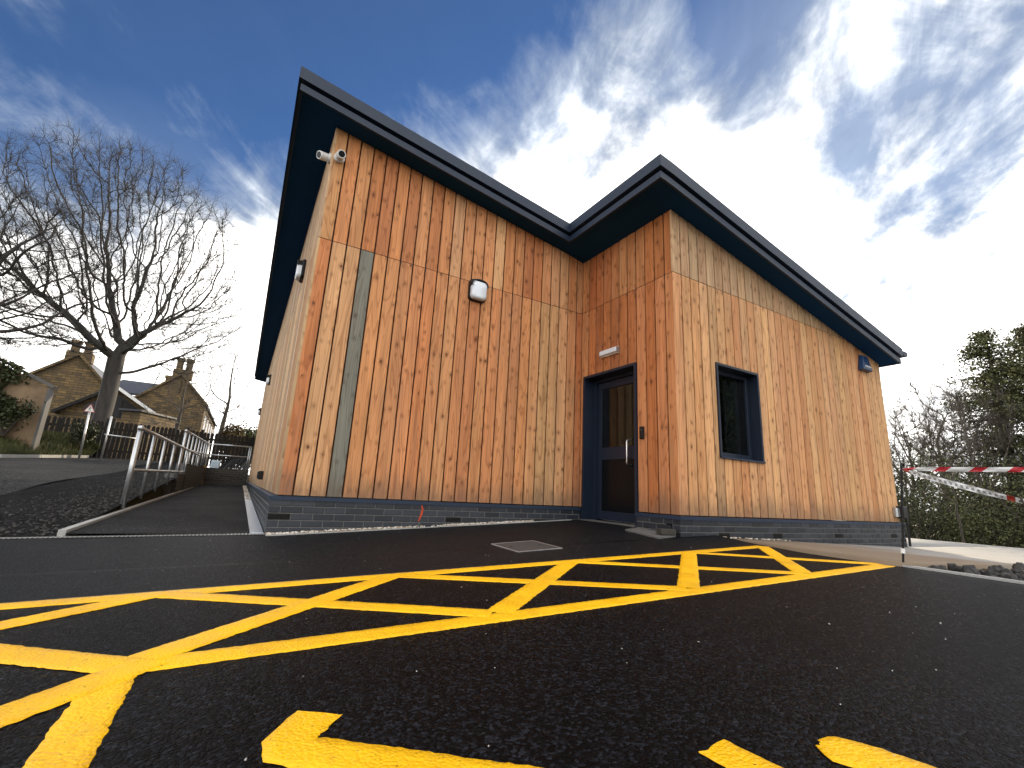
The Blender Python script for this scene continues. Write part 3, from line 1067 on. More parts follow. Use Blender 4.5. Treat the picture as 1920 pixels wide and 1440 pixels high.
T = 0.035
s0, s1, z0, z1 = DOOR
lin = MB()
cbox(lin, s0, s0 + T, -0.26, 0.018, z0, z1)
cbox(lin, s1 - T, s1, -0.26, 0.018, z0, z1)
cbox(lin, s0 + T, s1 - T, -0.26, 0.018, z1 - T, z1)
lin.build('door_lining', M_['navy'], bld)
dfr = MB()
cbox(dfr, s0 + T, s0 + T + 0.045, -0.25, -0.165, z0, z1 - T)
cbox(dfr, s1 - T - 0.045, s1 - T, -0.25, -0.165, z0, z1 - T)
cbox(dfr, s0 + T + 0.045, s1 - T - 0.045, -0.25, -0.165, z1 - T - 0.045, z1 - T)
dfr.build('door_frame', M_['navy'], bld)
thr = MB()
cbox(thr, s0 + 0.01, s1 - 0.01, -0.27, 0.06, -0.30, z0 - 0.002)
thr.build('threshold', M_['slab'], bld)
L0, L1 = s0 + T + 0.049, s1 - T - 0.049
leaf = MB()
zb, zt = z0 + 0.012, z1 - T - 0.05
st = 0.075
cbox(leaf, L0, L0 + st, -0.235, -0.195, zb, zt)
cbox(leaf, L1 - st, L1, -0.235, -0.195, zb, zt)
cbox(leaf, L0 + st, L1 - st, -0.235, -0.195, zt - 0.10, zt)
cbox(leaf, L0 + st, L1 - st, -0.235, -0.195, 0.645, 0.812)
cbox(leaf, L0 + st, L1 - st, -0.235, -0.195, zb, zb + 0.11)
leafo = leaf.build('door', M_['navy'], bld, bevel=0.003)
g = MB()
cbox(g, L0 + st, L1 - st, -0.218, -0.212, 0.812, zt - 0.10)
g.build('pane', M_['glass'], leafo)
g = MB()
cbox(g, L0 + st, L1 - st, -0.224, -0.208, zb + 0.11, 0.645)
g.build('panel', M_['darkpanel'], leafo)
hs = 0.80
hz0, hz1 = 0.56, 0.88
hp = [frC(hs, -0.195, hz1), frC(hs, -0.155, hz1), frC(hs, -0.140, hz1 - 0.004), frC(hs, -0.131, hz1 - 0.012), frC(hs, -0.127, hz1 - 0.028),
      frC(hs, -0.127, hz0 + 0.028), frC(hs, -0.131, hz0 + 0.012), frC(hs, -0.140, hz0 + 0.004), frC(hs, -0.155, hz0), frC(hs, -0.195, hz0)]
hm = MB()
# bend in the plane of the pull: build by hand rings along path
ring_pts = [Vector(q) for q in hp]
k = 10
vs, fs = [], []
for i, q in enumerate(ring_pts):
    d = (ring_pts[min(i + 1, len(ring_pts) - 1)] - ring_pts[max(i - 1, 0)]).normalized()
    a = Vector((0, 1, 0))
    b = d.cross(a).normalized()
    vs += [q + 0.0125 * (cos(2 * pi * j / k) * a + sin(2 * pi * j / k) * b) for j in range(k)]
for i in range(len(ring_pts) - 1):
    fs += [(i * k + j, i * k + (j + 1) % k, (i + 1) * k + (j + 1) % k, (i + 1) * k + j) for j in range(k)]
hm.add(vs, fs)
hm.build('handle', M_['steel'], leafo, smooth=True)

# ---- window (wall D)
frD = wall_frame('D')


def dbox(mb, s0, s1, d0, d1, z0, z1):
    return mb.box(frD(s0, d0, z0), frD(s1, d1, z1))


s0, s1, z0, z1 = WIN
wl = MB()
T = 0.03
dbox(wl, s0, s0 + T, -0.21, 0.016, z0, z1)
dbox(wl, s1 - T, s1, -0.21, 0.016, z0, z1)
dbox(wl, s0 + T, s1 - T, -0.21, 0.016, z1 - T, z1)
wl.build('window_lining', M_['navy'], bld)
wi = MB()
q0, q1, k0, k1 = s0 + T, s1 - T, z0 + 0.02, z1 - T
F_ = 0.055
dbox(wi, q0, q0 + F_, -0.19, -0.12, k0, k1)
dbox(wi, q1 - F_, q1, -0.19, -0.12, k0, k1)
dbox(wi, q0 + F_, q1 - F_, -0.19, -0.12, k1 - F_, k1)
dbox(wi, q0 + F_, q1 - F_, -0.19, -0.12, k0, k0 + F_)
wino = wi.build('window', M_['navy'], bld, bevel=0.003)
g = MB()
dbox(g, q0 + F_, q1 - F_, -0.158, -0.152, k0 + F_, k1 - F_)
g.build('pane', M_['glass'], wino)
sl_ = MB()
lo = [frD(s0, -0.2, z0 - 0.004), frD(s1, -0.2, z0 - 0.004), frD(s1, 0.030, z0 - 0.016), frD(s0, 0.030, z0 - 0.016)]
hi = [frD(s0, -0.2, z0 + 0.019), frD(s1, -0.2, z0 + 0.019), frD(s1, 0.030, z0 + 0.004), frD(s0, 0.030, z0 + 0.004)]
sl_.hexa(lo, hi)
sl_.build('sill', M_['fascia'], wino)
cu = MB()
cs0 = s0 + 0.42
cn = 14
vs = []
for i in range(cn + 1):
    ss = cs0 + 0.30 * i / cn
    dd = -0.215 + 0.012 * sin(i * 1.9)
    vs += [frD(ss, dd, z0 - 0.1), frD(ss, dd, z1 + 0.1)]
cu.add(vs, [(2 * i, 2 * i + 2, 2 * i + 3, 2 * i + 1) for i in range(cn)])
cu.build('blind', M_['curtain'], wino)

# ================================================================ FITTINGS ON THE WALLS


def rounded_rect(w, h, r, n=5):
    pts = []
    for cx, cy, a0 in ((w / 2 - r, h / 2 - r, 0), (-w / 2 + r, h / 2 - r, 90), (-w / 2 + r, -h / 2 + r, 180), (w / 2 - r, -h / 2 + r, 270)):
        for i in range(n + 1):
            a = radians(a0 + 90 * i / n)
            pts.append((cx + r * cos(a), cy + r * sin(a)))
    return pts


def loft(mb, fr, sc, zc, layers, cap=True):
    """layers: (w,h,r,d, dz) stacked outward from the wall"""
    rings = []
    for (w, h, r, d, dz_) in layers:
        rings.append([fr(sc + u, d, zc + v + dz_) for u, v in rounded_rect(w, h, r)])
    n = len(rings[0])
    vs = [q for r_ in rings for q in r_]
    fs = []
    for i in range(len(rings) - 1):
        fs += [(i * n + j, i * n + (j + 1) % n, (i + 1) * n + (j + 1) % n, (i + 1) * n + j) for j in range(n)]
    if cap:
        fs += [tuple((len(rings) - 1) * n + j for j in range(n))]
    mb.add(vs, fs)


def bulkhead(w, s, z, label):
    fr = wall_frame(w)
    r = root('bulkhead_light', fr(s, 0.0, z - 0.15), label, 'wall light', 'bulkhead lights on the timber walls')
    mb = MB()
    loft(mb, fr, s, z, [(0.25, 0.30, 0.055, 0.0, 0), (0.255, 0.305, 0.058, 0.03, 0), (0.245, 0.295, 0.055, 0.045, 0), (0.225, 0.275, 0.05, 0.046, 0)])
    mb.build('housing', M_['black'], r)
    mb = MB()
    loft(mb, fr, s, z - 0.008, [(0.222, 0.262, 0.05, 0.046, 0), (0.220, 0.255, 0.05, 0.075, -0.002), (0.205, 0.235, 0.05, 0.098, -0.006), (0.16, 0.18, 0.045, 0.108, -0.01)])
    mb.build('lens', M_['lens'], r, smooth=True)
    # eyelid hood over the upper third
    mb = MB()
    n = 12
    vs = []
    for i in range(n + 1):
        a = pi * i / n
        u = 0.122 * cos(a)
        v = 0.045 + 0.098 * max(0.0, sin(a)) ** 0.6
        vs += [fr(s + u, 0.03, z + v), fr(s + u * 0.97, 0.112, z + v * 0.96 - 0.004), fr(s + u * 0.93, 0.112, z + v * 0.90 - 0.006), fr(s + u * 0.94, 0.03, z + v * 0.94 - 0.004)]
    fs = []
    for i in range(n):
        for j in range(4):
            fs.append((4 * i + j, 4 * i + (j + 1) % 4, 4 * i + 4 + (j + 1) % 4, 4 * i + 4 + j))
    fs += [(0, 1, 2, 3), (4 * n + 3, 4 * n + 2, 4 * n + 1, 4 * n)]
    mb.add(vs, fs)
    mb.build('hood', M_['black'], r)
    mb = MB()
    lo = [fr(s - 0.105, 0.06, z + 0.03), fr(s + 0.105, 0.06, z + 0.03), fr(s + 0.105, 0.106, z + 0.026), fr(s - 0.105, 0.106, z + 0.026)]
    hi = [fr(s - 0.10, 0.06, z + 0.10), fr(s + 0.10, 0.06, z + 0.10), fr(s + 0.09, 0.103, z + 0.088), fr(s - 0.09, 0.103, z + 0.088)]
    mb.hexa(lo, hi)
    mb.build('reflector', M_['lensgrey'], r)


bulkhead('B', 2.0, 2.72, 'black bulkhead light with pale lens in the middle of the front boards')
bulkhead('A', 1.62, 3.08, 'bulkhead light high on the side wall, nearest the front corner')
bulkhead('A', 9.6, 2.95, 'small distant bulkhead light on the side wall, just below the end of the eave')
bulkhead('A', 16.4, 2.85, 'farthest tiny bulkhead light low on the side wall edge')


def cctv(w, s, z, aim, label):
    fr = wall_frame(w)
    base = Vector(fr(s, 0.0, z))
    out = Vector(fr(s, 1.0, z)) - base
    r = root('security_camera', base, label, 'camera', 'security cameras at the gable corner')
    MB().tube([base, base + out * 0.022, base + out * 0.03], [0.062, 0.062, 0.052], 18).build('mount', M_['white'], r, smooth=False)
    MB().tube([base + out * 0.02, base + out * 0.055], [0.026, 0.026], 12).build('neck', M_['white'], r)
    a = Vector(aim).normalized()
    c0 = base + out * 0.065
    b = MB()
    b.tube([c0 - a * 0.045, c0 - a * 0.035, c0 + a * 0.075, c0 + a * 0.083], [0.034, 0.047, 0.050, 0.047], 20)
    body = b.build('body', M_['white'], r, smooth=False)
    MB().tube([c0 + a * 0.0835, c0 + a * 0.087], [0.037, 0.035], 18).build('lens', M_['darkpanel'], body)


cctv('B', 0.085, 3.905, (0.10, -0.93, -0.35), 'white security camera on the front face under the gable tip')
cctv('A', 0.10, 3.93, (-0.82, -0.45, -0.32), 'white security camera round the corner, facing sideways')

# emergency light over the door
r = root('emergency_light', frC(0.63, 0, 2.03), 'slim white emergency light bar above the door', 'wall light')
mb = MB()
cbox(mb, 0.455, 0.805, 0.0, 0.028, 2.03, 2.125)
mb.build('backplate', M_['white'], r, bevel=0.004)
mb = MB()
lo = [frC(0.46, 0.0285, 2.036), frC(0.80, 0.0285, 2.036), frC(0.80, 0.0285, 2.119), frC(0.46, 0.0285, 2.119)]
hi = [frC(0.465, 0.062, 2.050), frC(0.795, 0.062, 2.050), frC(0.795, 0.062, 2.112), frC(0.465, 0.062, 2.112)]
mb.hexa(lo, hi).build('diffuser', M_['lens'], r, bevel=0.006)
mb = MB()
cbox(mb, 0.8055, 0.812, 0.004, 0.058, 2.04, 2.115)
mb.build('end_cap', M_['lensgrey'], r)

# card reader
r = root('card_reader', frC(1.20, 0, 0.85), 'small black card reader beside the door', 'card reader')
mb = MB()
loft(mb, frC, 1.20, 0.925, [(0.062, 0.15, 0.012, 0.0, 0), (0.062, 0.15, 0.012, 0.02, 0), (0.054, 0.142, 0.010, 0.026, 0)])
mb.build('case', M_['black'], r)
mb = MB()
cbox(mb, 1.185, 1.215, 0.0262, 0.0275, 0.955, 0.962)
mb.build('indicator', M_['lensgrey'], r)

# bell box
r = root('alarm_bell_box', frD(8.30 - LB, 0, 2.39), 'blue wedge-shaped alarm box under the low eave', 'alarm box')
sc_ = 8.30 - LB
mb = MB()
lo = [frD(sc_ - 0.17, 0, 2.39), frD(sc_ + 0.17, 0, 2.39), frD(sc_ + 0.095, 0, 2.66), frD(sc_ - 0.095, 0, 2.66)]
hi = [frD(sc_ - 0.16, 0.085, 2.40), frD(sc_ + 0.16, 0.085, 2.40), frD(sc_ + 0.08, 0.06, 2.645), frD(sc_ - 0.08, 0.06, 2.645)]
mb.hexa(lo, hi).build('cover', M_['blue'], r, bevel=0.012)
mb = MB()
for a, b in ((-0.10, -0.06), (-0.045, -0.01), (0.005, 0.05), (0.065, 0.10)):
    lo = [frD(sc_ + a, 0.0858, 2.445), frD(sc_ + b, 0.0858, 2.445), frD(sc_ + b, 0.0848, 2.468), frD(sc_ + a, 0.0848, 2.468)]
    mb.add(lo, [(0, 1, 2, 3)])
mb.build('lettering', M_['signwhite'], r)

# small socket box on the side wall
frA = wall_frame('A')
r = root('outdoor_socket', frA(3.64, 0, 0.12), 'small black outdoor socket low on the side wall', 'socket')
mb = MB()
mb.box(frA(3.56, 0.0, 0.13), frA(3.72, 0.075, 0.27)).build('case', M_['black'], r, bevel=0.01)
mb = MB()
mb.box(frA(3.575, 0.0755, 0.15), frA(3.705, 0.09, 0.255)).build('cover', M_['black'], r, bevel=0.006)

# box and conduit at the far right corner
r = root('junction_box', frD(LD - 0.12, 0, 0.08), 'dark junction box with conduit at the right corner boards', 'junction box')
mb = MB()
mb.box(frD(LD - 0.22, 0.0, 0.08), frD(LD - 0.08, 0.05, 0.22)).build('case', M_['lensgrey'], r, bevel=0.006)
mb = MB()
mb.box(frD(LD - 0.078, -0.04, 0.06), frD(LD + 0.10, 0.09, 0.25)).build('reel', M_['black'], r, bevel=0.02)
MB().tube([frD(LD + 0.06, 0.06, 0.06), frD(LD + 0.075, 0.065, -0.05), frD(LD + 0.07, 0.065, -0.36)], 0.018, 8).build('conduit', M_['black'], r)

# ================================================================ ROAD MARKINGS
def paint_strip(name, pts, width, lift, parent, close_round=False, step=0.012, taper=None):
    """ragged painted stroke following a polyline on the tarmac"""
    pts = [np.array(q, float) for q in pts]
    P, Nn = [], []
    dirs = []
    for a, b in zip(pts[:-1], pts[1:]):
        L = np.linalg.norm(b - a)
        n = max(1, int(L / step))
        d = (b - a) / L
        for i in range(n):
            P.append(a + (b - a) * i / n)
            dirs.append(d)
    P.append(pts[-1])
    dirs.append(dirs[-1])
    n = len(P)
    sm = []
    for i in range(n):
        w = 4 if len(pts) > 2 else 0
        d = sum(dirs[max(0, i - w):i + w + 1])
        sm.append(d / np.linalg.norm(d))
    V = []
    cols = (-1, -0.985, -0.5, 0, 0.5, 0.985, 1)
    sd = random.random() * 50
    for i in range(n):
        nrm = np.array((-sm[i][1], sm[i][0]))
        ragl = 0.004 * mnoise.noise(Vector((P[i][0] * 30, P[i][1] * 30, sd))) + random.uniform(-0.0022, 0.0022)
        ragr = 0.004 * mnoise.noise(Vector((P[i][0] * 30, P[i][1] * 30, sd + 9))) + random.uniform(-0.0022, 0.0022)
        hw = width / 2
        if taper:
            hw *= taper(i / (n - 1))
        for c in cols:
            o_ = c * hw + (ragl if c <= -0.98 else ragr if c >= 0.98 else 0)
            q = P[i] + nrm * o_
            end = 0.0
            if i in (0, n - 1):
                q = q + sm[i] * random.uniform(-0.006, 0.006)
            V.append((q[0], q[1], float(G(q[0], q[1])) + lift - (0.0018 if abs(c) == 1 else 0)))
    k = len(cols)
    F = [(i * k + j, i * k + j + 1, (i + 1) * k + j + 1, (i + 1) * k + j) for i in range(n - 1) for j in range(k - 1)]
    return fast_mesh(name, np.array(V), np.array(F)[:, ::-1], M_['yellow'], parent)


hat = root('hatched_box_marking', (1.6, -3.0, float(G(1.6, -3.0))), 'yellow cross-hatched no-parking box painted across the black tarmac', 'road marking')
YB, YT, LW = -3.49, -2.50, 0.115
lines = [
    [(-3.6, -2.62), (-0.6, -2.555), (4.10, -2.425)],           # upper edge
    [(-0.555, -3.50), (3.93, -3.485)],                          # lower edge
    [(-0.54, -3.50), (-0.545, -6.0)],                           # bay divider
    [(-0.555, -2.56), (0.635, -3.44)],                          # d2
    [(0.52, -2.53), (1.80, -3.44)],                             # d3
    [(1.78, -2.50), (2.93, -3.43)],                             # d
    [(3.02, -2.47), (3.95, -3.44)],                             # d
    [(-0.58, -3.525), (0.50, -2.52)],                            # e1
    [(0.66, -3.44), (1.76, -2.49)],                             # e2
    [(1.82, -3.43), (3.00, -2.47)],                             # e3
    [(2.94, -3.42), (4.08, -2.43)],                             # e4
    [(-0.56, -2.55), (-1.62, -3.44)],                           # e0
    [(-1.62, -2.60), (-0.50, -3.515)],                           # d1
    [(-0.47, -3.48), (-1.50, -4.55)],                           # e-1
]
for i, L in enumerate(lines):
    paint_strip('painted_line', L, LW if i not in (2,) else 0.10, 0.0022 + 0.00012 * i, hat)

# letters of the bay wording, only their tops are in the picture
l1 = paint_strip('painted_letter', [(-0.10, -4.00), (-0.165, -4.085), (-0.168, -4.130), (-0.10, -4.19), (0.52, -4.72)], 0.105, 0.0032, None)
tag(l1, 'large hooked yellow letter at the bottom edge, left of the others', 'painted letter', 'yellow letters painted in the bay')
l2 = paint_strip('painted_letter', [(0.582, -4.503), (0.615, -4.80)], 0.088, 0.0032, None)
tag(l2, 'short straight yellow letter stroke between the hooked and rounded ones', 'painted letter', 'yellow letters painted in the bay')
arc = [(0.80 + 0.0, -4.640), (0.84, -4.70), (0.87, -4.78), (0.86, -4.88), (0.80, -4.95)]
l3 = paint_strip('painted_letter', [(0.795, -4.600), (0.812, -4.635), (0.835, -4.69), (0.85, -4.76), (0.84, -4.88)], 0.12, 0.0032, None,
                 taper=lambda t: min(1.0, sqrt(max(0.0, t) / 0.10 + 0.06)))
tag(l3, 'rounded yellow letter top at the bottom edge, rightmost', 'painted letter', 'yellow letters painted in the bay')

# ================================================================ GROUND FITTINGS
# manhole cover
mr = root('manhole_cover', (1.84, -1.75, float(G(1.84, -1.75))), 'grey square manhole cover set in the black tarmac', 'manhole cover')
mp = [(1.61, -1.56), (1.62, -2.0), (2.08, -1.95), (2.06, -1.52)]
cx, cy = np.mean([q[0] for q in mp]), np.mean([q[1] for q in mp])


def on_g(q, dz):
    return (q[0], q[1], float(G(q[0], q[1])) + dz)


shr = lambda q, f: (cx + (q[0] - cx) * f, cy + (q[1] - cy) * f)
inn = [shr(q, 0.95) for q in mp]
MB().hexa([on_g(q, -0.05) for q in inn], [on_g(q, 0.0045) for q in inn]).build('infill', M_['manhole'], mr)
f = MB()
for i in range(4):
    j = (i + 1) % 4
    lp = [mp[i], mp[j], shr(mp[j], 0.957), shr(mp[i], 0.957)]
    f.hexa([on_g(q, -0.05) for q in lp], [on_g(q, 0.006) for q in lp])
f.build('frame', M_['galv'], mr)
for fx in (0.18, 0.82):
    q = (mp[0][0] + (mp[3][0] - mp[0][0]) * fx, -1.76)
    MB().tube([on_g(q, 0.003), on_g(q, 0.006)], 0.014, 10).build('lifting_hole', M_['void'], mr)

# slab and loose brick by the door corner
z = float(G(3.55, -1.55))
sr = root('paving_slab', (3.52, -1.55, z), 'thin grey paving slab lying by the door corner', 'slab')
lp = [(3.42, -1.28), (3.70, -1.22), (3.69, -1.74), (3.38, -1.79)]
MB().hexa([(x, y, float(G(x, y)) - 0.01) for x, y in lp], [(x, y, float(G(x, y)) + 0.018) for x, y in lp]).build('slab', M_['slab'], sr, bevel=0.003)
lb = MB()
zq = float(G(3.58, -1.66)) + 0.019
lp = [(3.50, -1.72), (3.67, -1.765), (3.70, -1.67), (3.53, -1.625)]
lb.hexa([(x, y, zq) for x, y in lp], [(x, y, zq + 0.055) for x, y in lp])
tag(lb.build('loose_brick', M_['brickdark'], None, bevel=0.004), 'loose dark brick lying on the paving slab', 'brick')

# slot drain across the foot of the path
dr = root('slot_drain', (-1.3, 0.0, -0.4), 'narrow pale slotted drain crossing the foot of the path', 'drain')
yd = 0.0
MB().hexa([(-2.6, yd - 0.035, -0.47), (-0.02, yd - 0.035, -0.47), (-0.02, yd + 0.035, -0.47), (-2.6, yd + 0.035, -0.47)],
          [(-2.6, yd - 0.035, float(G(-2.6, 0)) + 0.004), (-0.02, yd - 0.035, float(G(-0.02, 0)) + 0.004), (-0.02, yd + 0.035, float(G(-0.02, 0)) + 0.004), (-2.6, yd + 0.035, float(G(-2.6, 0)) + 0.004)]).build('channel', M_['black'], dr)
bar = None
nb = 86
for i in range(nb):
    x = -2.59 + 2.56 * i / nb
    zc = float(G(x, 0)) + 0.0045
    if bar is None:
        b = MB()
        b.hexa([(x, yd - 0.033, zc), (x + 0.016, yd - 0.033, zc), (x + 0.022, yd + 0.033, zc), (x + 0.006, yd + 0.033, zc)],
               [(x, yd - 0.033, zc + 0.006), (x + 0.016, yd - 0.033, zc + 0.006), (x + 0.022, yd + 0.033, zc + 0.006), (x + 0.006, yd + 0.033, zc + 0.006)])
        bar = b.build('bar', M_['kerb'], dr)
        bx0, bz0 = x, zc
    else:
        o = bar.copy()
        COL.objects.link(o)
        o.location = (x - bx0, 0, zc - bz0)

# channel cover strip along the side wall
cr_ = root('drain_channel', (-0.09, 4.0, -0.37), 'long pale metal drain strip along the foot of the side wall', 'drain')
mb = MB()
yy = np.linspace(0.04, 9.0, 10)
for a, b in zip(yy[:-1], yy[1:]):
    o = MB()
    b2 = b - 0.004
    lo = [(-0.165, a, path_z(a) - 0.03), (-0.052, a, path_z(a) - 0.03), (-0.052, b2, path_z(b2) - 0.03), (-0.165, b2, path_z(b2) - 0.03)]
    hi = [(-0.165, a, path_z(a) + 0.012), (-0.052, a, path_z(a) + 0.012), (-0.052, b2, path_z(b2) + 0.012), (-0.165, b2, path_z(b2) + 0.012)]
    o.hexa(lo, hi).build('cover', M_['drainmetal'], cr_)

# path edging kerbs
pk = root('path_edging', (-1.525, 6, -0.35), 'thin pale concrete edging along the left side of the path', 'kerb')
yy = np.linspace(0.04, 12.0, 14)
for a, b in zip(yy[:-1], yy[1:]):
    b2 = b - 0.006
    o = MB()
    lo = [(-1.55, a, path_z(a) - 0.1), (-1.497, a, path_z(a) - 0.1), (-1.497, b2, path_z(b2) - 0.1), (-1.55, b2, path_z(b2) - 0.1)]
    hi = [(-1.55, a, path_z(a) + 0.025), (-1.497, a, path_z(a) + 0.025), (-1.497, b2, path_z(b2) + 0.025), (-1.55, b2, path_z(b2) + 0.025)]
    o.hexa(lo, hi).build('kerb_stone', M_['kerb'], pk)

# white edging and pebbles along the front plinth
ek = root('plinth_edging', (1.5, -0.13, -0.35), 'thin pale edging along the pebble strip below the front wall', 'kerb')
xx = np.linspace(-0.04, 3.6, 7)
for a, b in zip(xx[:-1], xx[1:]):
    b2 = b - 0.004
    wa_, wb_ = 0.135 - 0.018 * a, 0.135 - 0.018 * b2
    lo = [(a, -wa_ - 0.012, float(G(a, -.1)) - 0.06), (b2, -wb_ - 0.012, float(G(b2, -.1)) - 0.06), (b2, -wb_, float(G(b2, -.1)) - 0.06), (a, -wa_, float(G(a, -.1)) - 0.06)]
    hi = [(x, y, zz_ + 0.07) for x, y, zz_ in lo]
    MB().hexa(lo, hi).build('edging_strip', M_['kerb'], ek)


def rock_mesh(r, squash=0.7, jag=0.3, seed=0):
    """12-vertex irregular stone"""
    rg = np.random.default_rng(seed)
    ph = (1 + 5 ** 0.5) / 2
    v = np.array([(-1, ph, 0), (1, ph, 0), (-1, -ph, 0), (1, -ph, 0), (0, -1, ph), (0, 1, ph), (0, -1, -ph), (0, 1, -ph), (ph, 0, -1), (ph, 0, 1), (-ph, 0, -1), (-ph, 0, 1)]) / 1.9
    v = v * r * (1 + rg.uniform(-jag, jag, (12, 1)))
    v[:, 2] *= squash
    f = np.array([(0, 11, 5), (0, 5, 1), (0, 1, 7), (0, 7, 10), (0, 10, 11), (1, 5, 9), (5, 11, 4), (11, 10, 2), (10, 7, 6), (7, 1, 8), (3, 9, 4), (3, 4, 2), (3, 2, 6), (3, 6, 8), (3, 8, 9), (4, 9, 5), (2, 4, 11), (6, 2, 10), (8, 6, 7), (9, 8, 1)])
    return v, f


def scatter(name, centres, radii, mat, squash=0.7, jag=0.25, parent=None):
    V, F = [], []
    b = 0
    for i, (c, r) in enumerate(zip(centres, radii)):
        v, f = rock_mesh(r, squash, jag, i)
        a = random.random() * 6.28
        R2 = np.array([[cos(a), -sin(a), 0], [sin(a), cos(a), 0], [0, 0, 1]])
        V.append(v @ R2.T + np.array(c))
        F.append(f + b)
        b += 12
    return fast_mesh(name, np.concatenate(V), np.concatenate(F), mat, parent)


def island_brick(name, c1, c2, rough):
    m, t, p = newmat(name)
    r = t.add('ShaderNodeNewGeometry').outputs['Random Per Island']
    t.set(p, 'Base Color', t.mix(r, tuple(c1), tuple(c2)))
    p.inputs['Roughness'].default_value = rough
    return m


M_['pebbles'] = island_brick('mixed_pebbles', (0.22, 0.15, 0.085), (0.70, 0.66, 0.60), 0.8)
M_['rubbles'] = island_brick('mixed_rubble', (0.010, 0.010, 0.010), (0.09, 0.085, 0.08), 0.75)
M_['chips'] = island_brick('black_stone_chips', (0.006, 0.006, 0.006), (0.045, 0.043, 0.040), 0.8)
M_['grit'] = island_brick('loose_grit', (0.25, 0.24, 0.23), (0.62, 0.6, 0.57), 0.7)
cs, rs = [], []
for i in range(900):
    x = random.uniform(-0.03, 3.0)
    wdt = 0.12 - 0.018 * x
    y = -random.uniform(0.048, wdt)
    if 1.35 < x < 1.75 and random.random() < 0.8:
        continue
    r_ = random.uniform(0.008, 0.017)
    cs.append((x, y, float(G(x, -0.08)) + 0.006 + random.uniform(0, 0.012)))
    rs.append(r_)
for i in range(60):
    x = random.uniform(4.3, 5.6)
    cs.append((x, -LC - 0.05 - random.random() ** 2 * 0.12, apron_z(x) + 0.005))
    rs.append(random.uniform(0.008, 0.016))
for i in range(400):
    y = random.uniform(6.0, 16.5)
    cs.append((random.uniform(-0.16, -0.05), y, path_z(y) + 0.016))
    rs.append(random.uniform(0.01, 0.02))
pb = stuff(scatter('pebbles', cs, rs, M_['pebbles'], 0.75, 0.2))
pb['label'] = 'tan and white pebbles strewn along the foot of the plinth'
pb['category'] = 'pebbles'
# loose white grit on the tarmac
cs, rs = [], []
for i in range(120):
    x, y = random.uniform(-1.2, 3.8), random.uniform(-4.9, -0.4)
    r_ = random.uniform(0.001, 0.0028) * (1.6 if random.random() < 0.08 else 1)
    cs.append((x, y, float(G(x, y)) + r_ * 0.5 + 0.002))
    rs.append(r_)
gr = stuff(scatter('loose_grit', cs, rs, M_['grit'], 0.8, 0.3))
gr['label'] = 'tiny pale grit chips scattered over the black tarmac'
gr['category'] = 'grit'
# black planings lumps left of the path
cs, rs = [], []
for i in range(2600):
    y = random.uniform(0.05, 11) ** 1.0
    x = -1.56 - abs(random.gauss(0, 0.40))
    if x < -2.9:
        continue
    r_ = random.uniform(0.005, 0.016) * (1.5 if random.random() < 0.06 else 1)
    cs.append((x, y, left_z(x, y) + r_ * 0.3))
    rs.append(r_)
pl = stuff(scatter('black_chippings', cs, rs, M_['chips'], 0.7, 0.35))
pl['label'] = 'loose black stone chippings beside the path edging'
pl['category'] = 'chippings'

# kerb line on the right of the tarmac and rubble strip
rk = root('tarmac_edging', (3.95, -4.2, -0.25), 'thin concrete edging where the tarmac meets the rubble', 'kerb')
yy = np.linspace(-7.0, -3.56, 6)
for a, b in zip(yy[:-1], yy[1:]):
    b2 = b - 0.005
    xa, xb = edge_x(a) + 0.002, edge_x(b2) + 0.002
    lo = [(xa, a, -0.36), (xa + 0.05, a, -0.36), (xb + 0.05, b2, -0.36), (xb, b2, -0.36)]
    hi = [(x, y, float(G(xa, a)) + 0.016) for x, y, _ in lo]
    MB().hexa(lo, hi).build('edging_strip', M_['kerb'], rk)
rub = root('rubble_strip', (5.0, -4.0, -0.35), 'strip of dark broken rubble between tarmac edging and concrete', 'rubble')
shared = []
for i in range(6):
    v, f = rock_mesh(1.0, 0.7, 0.32, 100 + i)
    me = bpy.data.meshes.new('stone')
    me.from_pydata(v.tolist(), [], f.tolist())
    me.materials.append(M_['rock'])
    shared.append(me)
for i in range(260):
    y = random.uniform(-4.75, -3.70)
    x = edge_x(y) + 0.07 + random.random() ** 1.3 * 2.6
    r_ = random.uniform(0.018, 0.045) * (1.35 if random.random() < 0.15 else 1)
    o = bpy.data.objects.new('stone', shared[i % 6])
    COL.objects.link(o)
    o.parent = rub
    zz_ = -0.245 - 0.02 * (x - 4) + random.uniform(-0.02, 0.03)
    o.location = (x - 5.0, y + 4.0, zz_ + 0.35)
    o.scale = (r_, r_ * random.uniform(0.7, 1.1), r_)
    o.rotation_euler = (random.random() * 3, random.random() * 3, random.random() * 6)
cs, rs = [], []
for i in range(2200):
    y = random.uniform(-5.2, -3.64)
    x = edge_x(y) + 0.06 + random.random() * 3.6
    cs.append((x, y, -0.300 - 0.02 * (x - 4) + random.uniform(-0.02, 0.02)))
    rs.append(random.uniform(0.008, 0.028))
stuff(scatter('small_stones', cs, rs, M_['rubbles'], 0.75, 0.35, rub))
sheet('rubble_bed', lambda y: np.linspace(edge_x(y) + 0.05, 9.5, 30), np.linspace(-6.5, -3.61, 24), lambda x, y: -0.315 - 0.02 * (x - 4) + 0.03 * mnoise.noise(Vector((x * 4, y * 4, 1))) + 0.05 * max(0, 1 - abs(y + 3.62) / 0.12), M_['soil'])

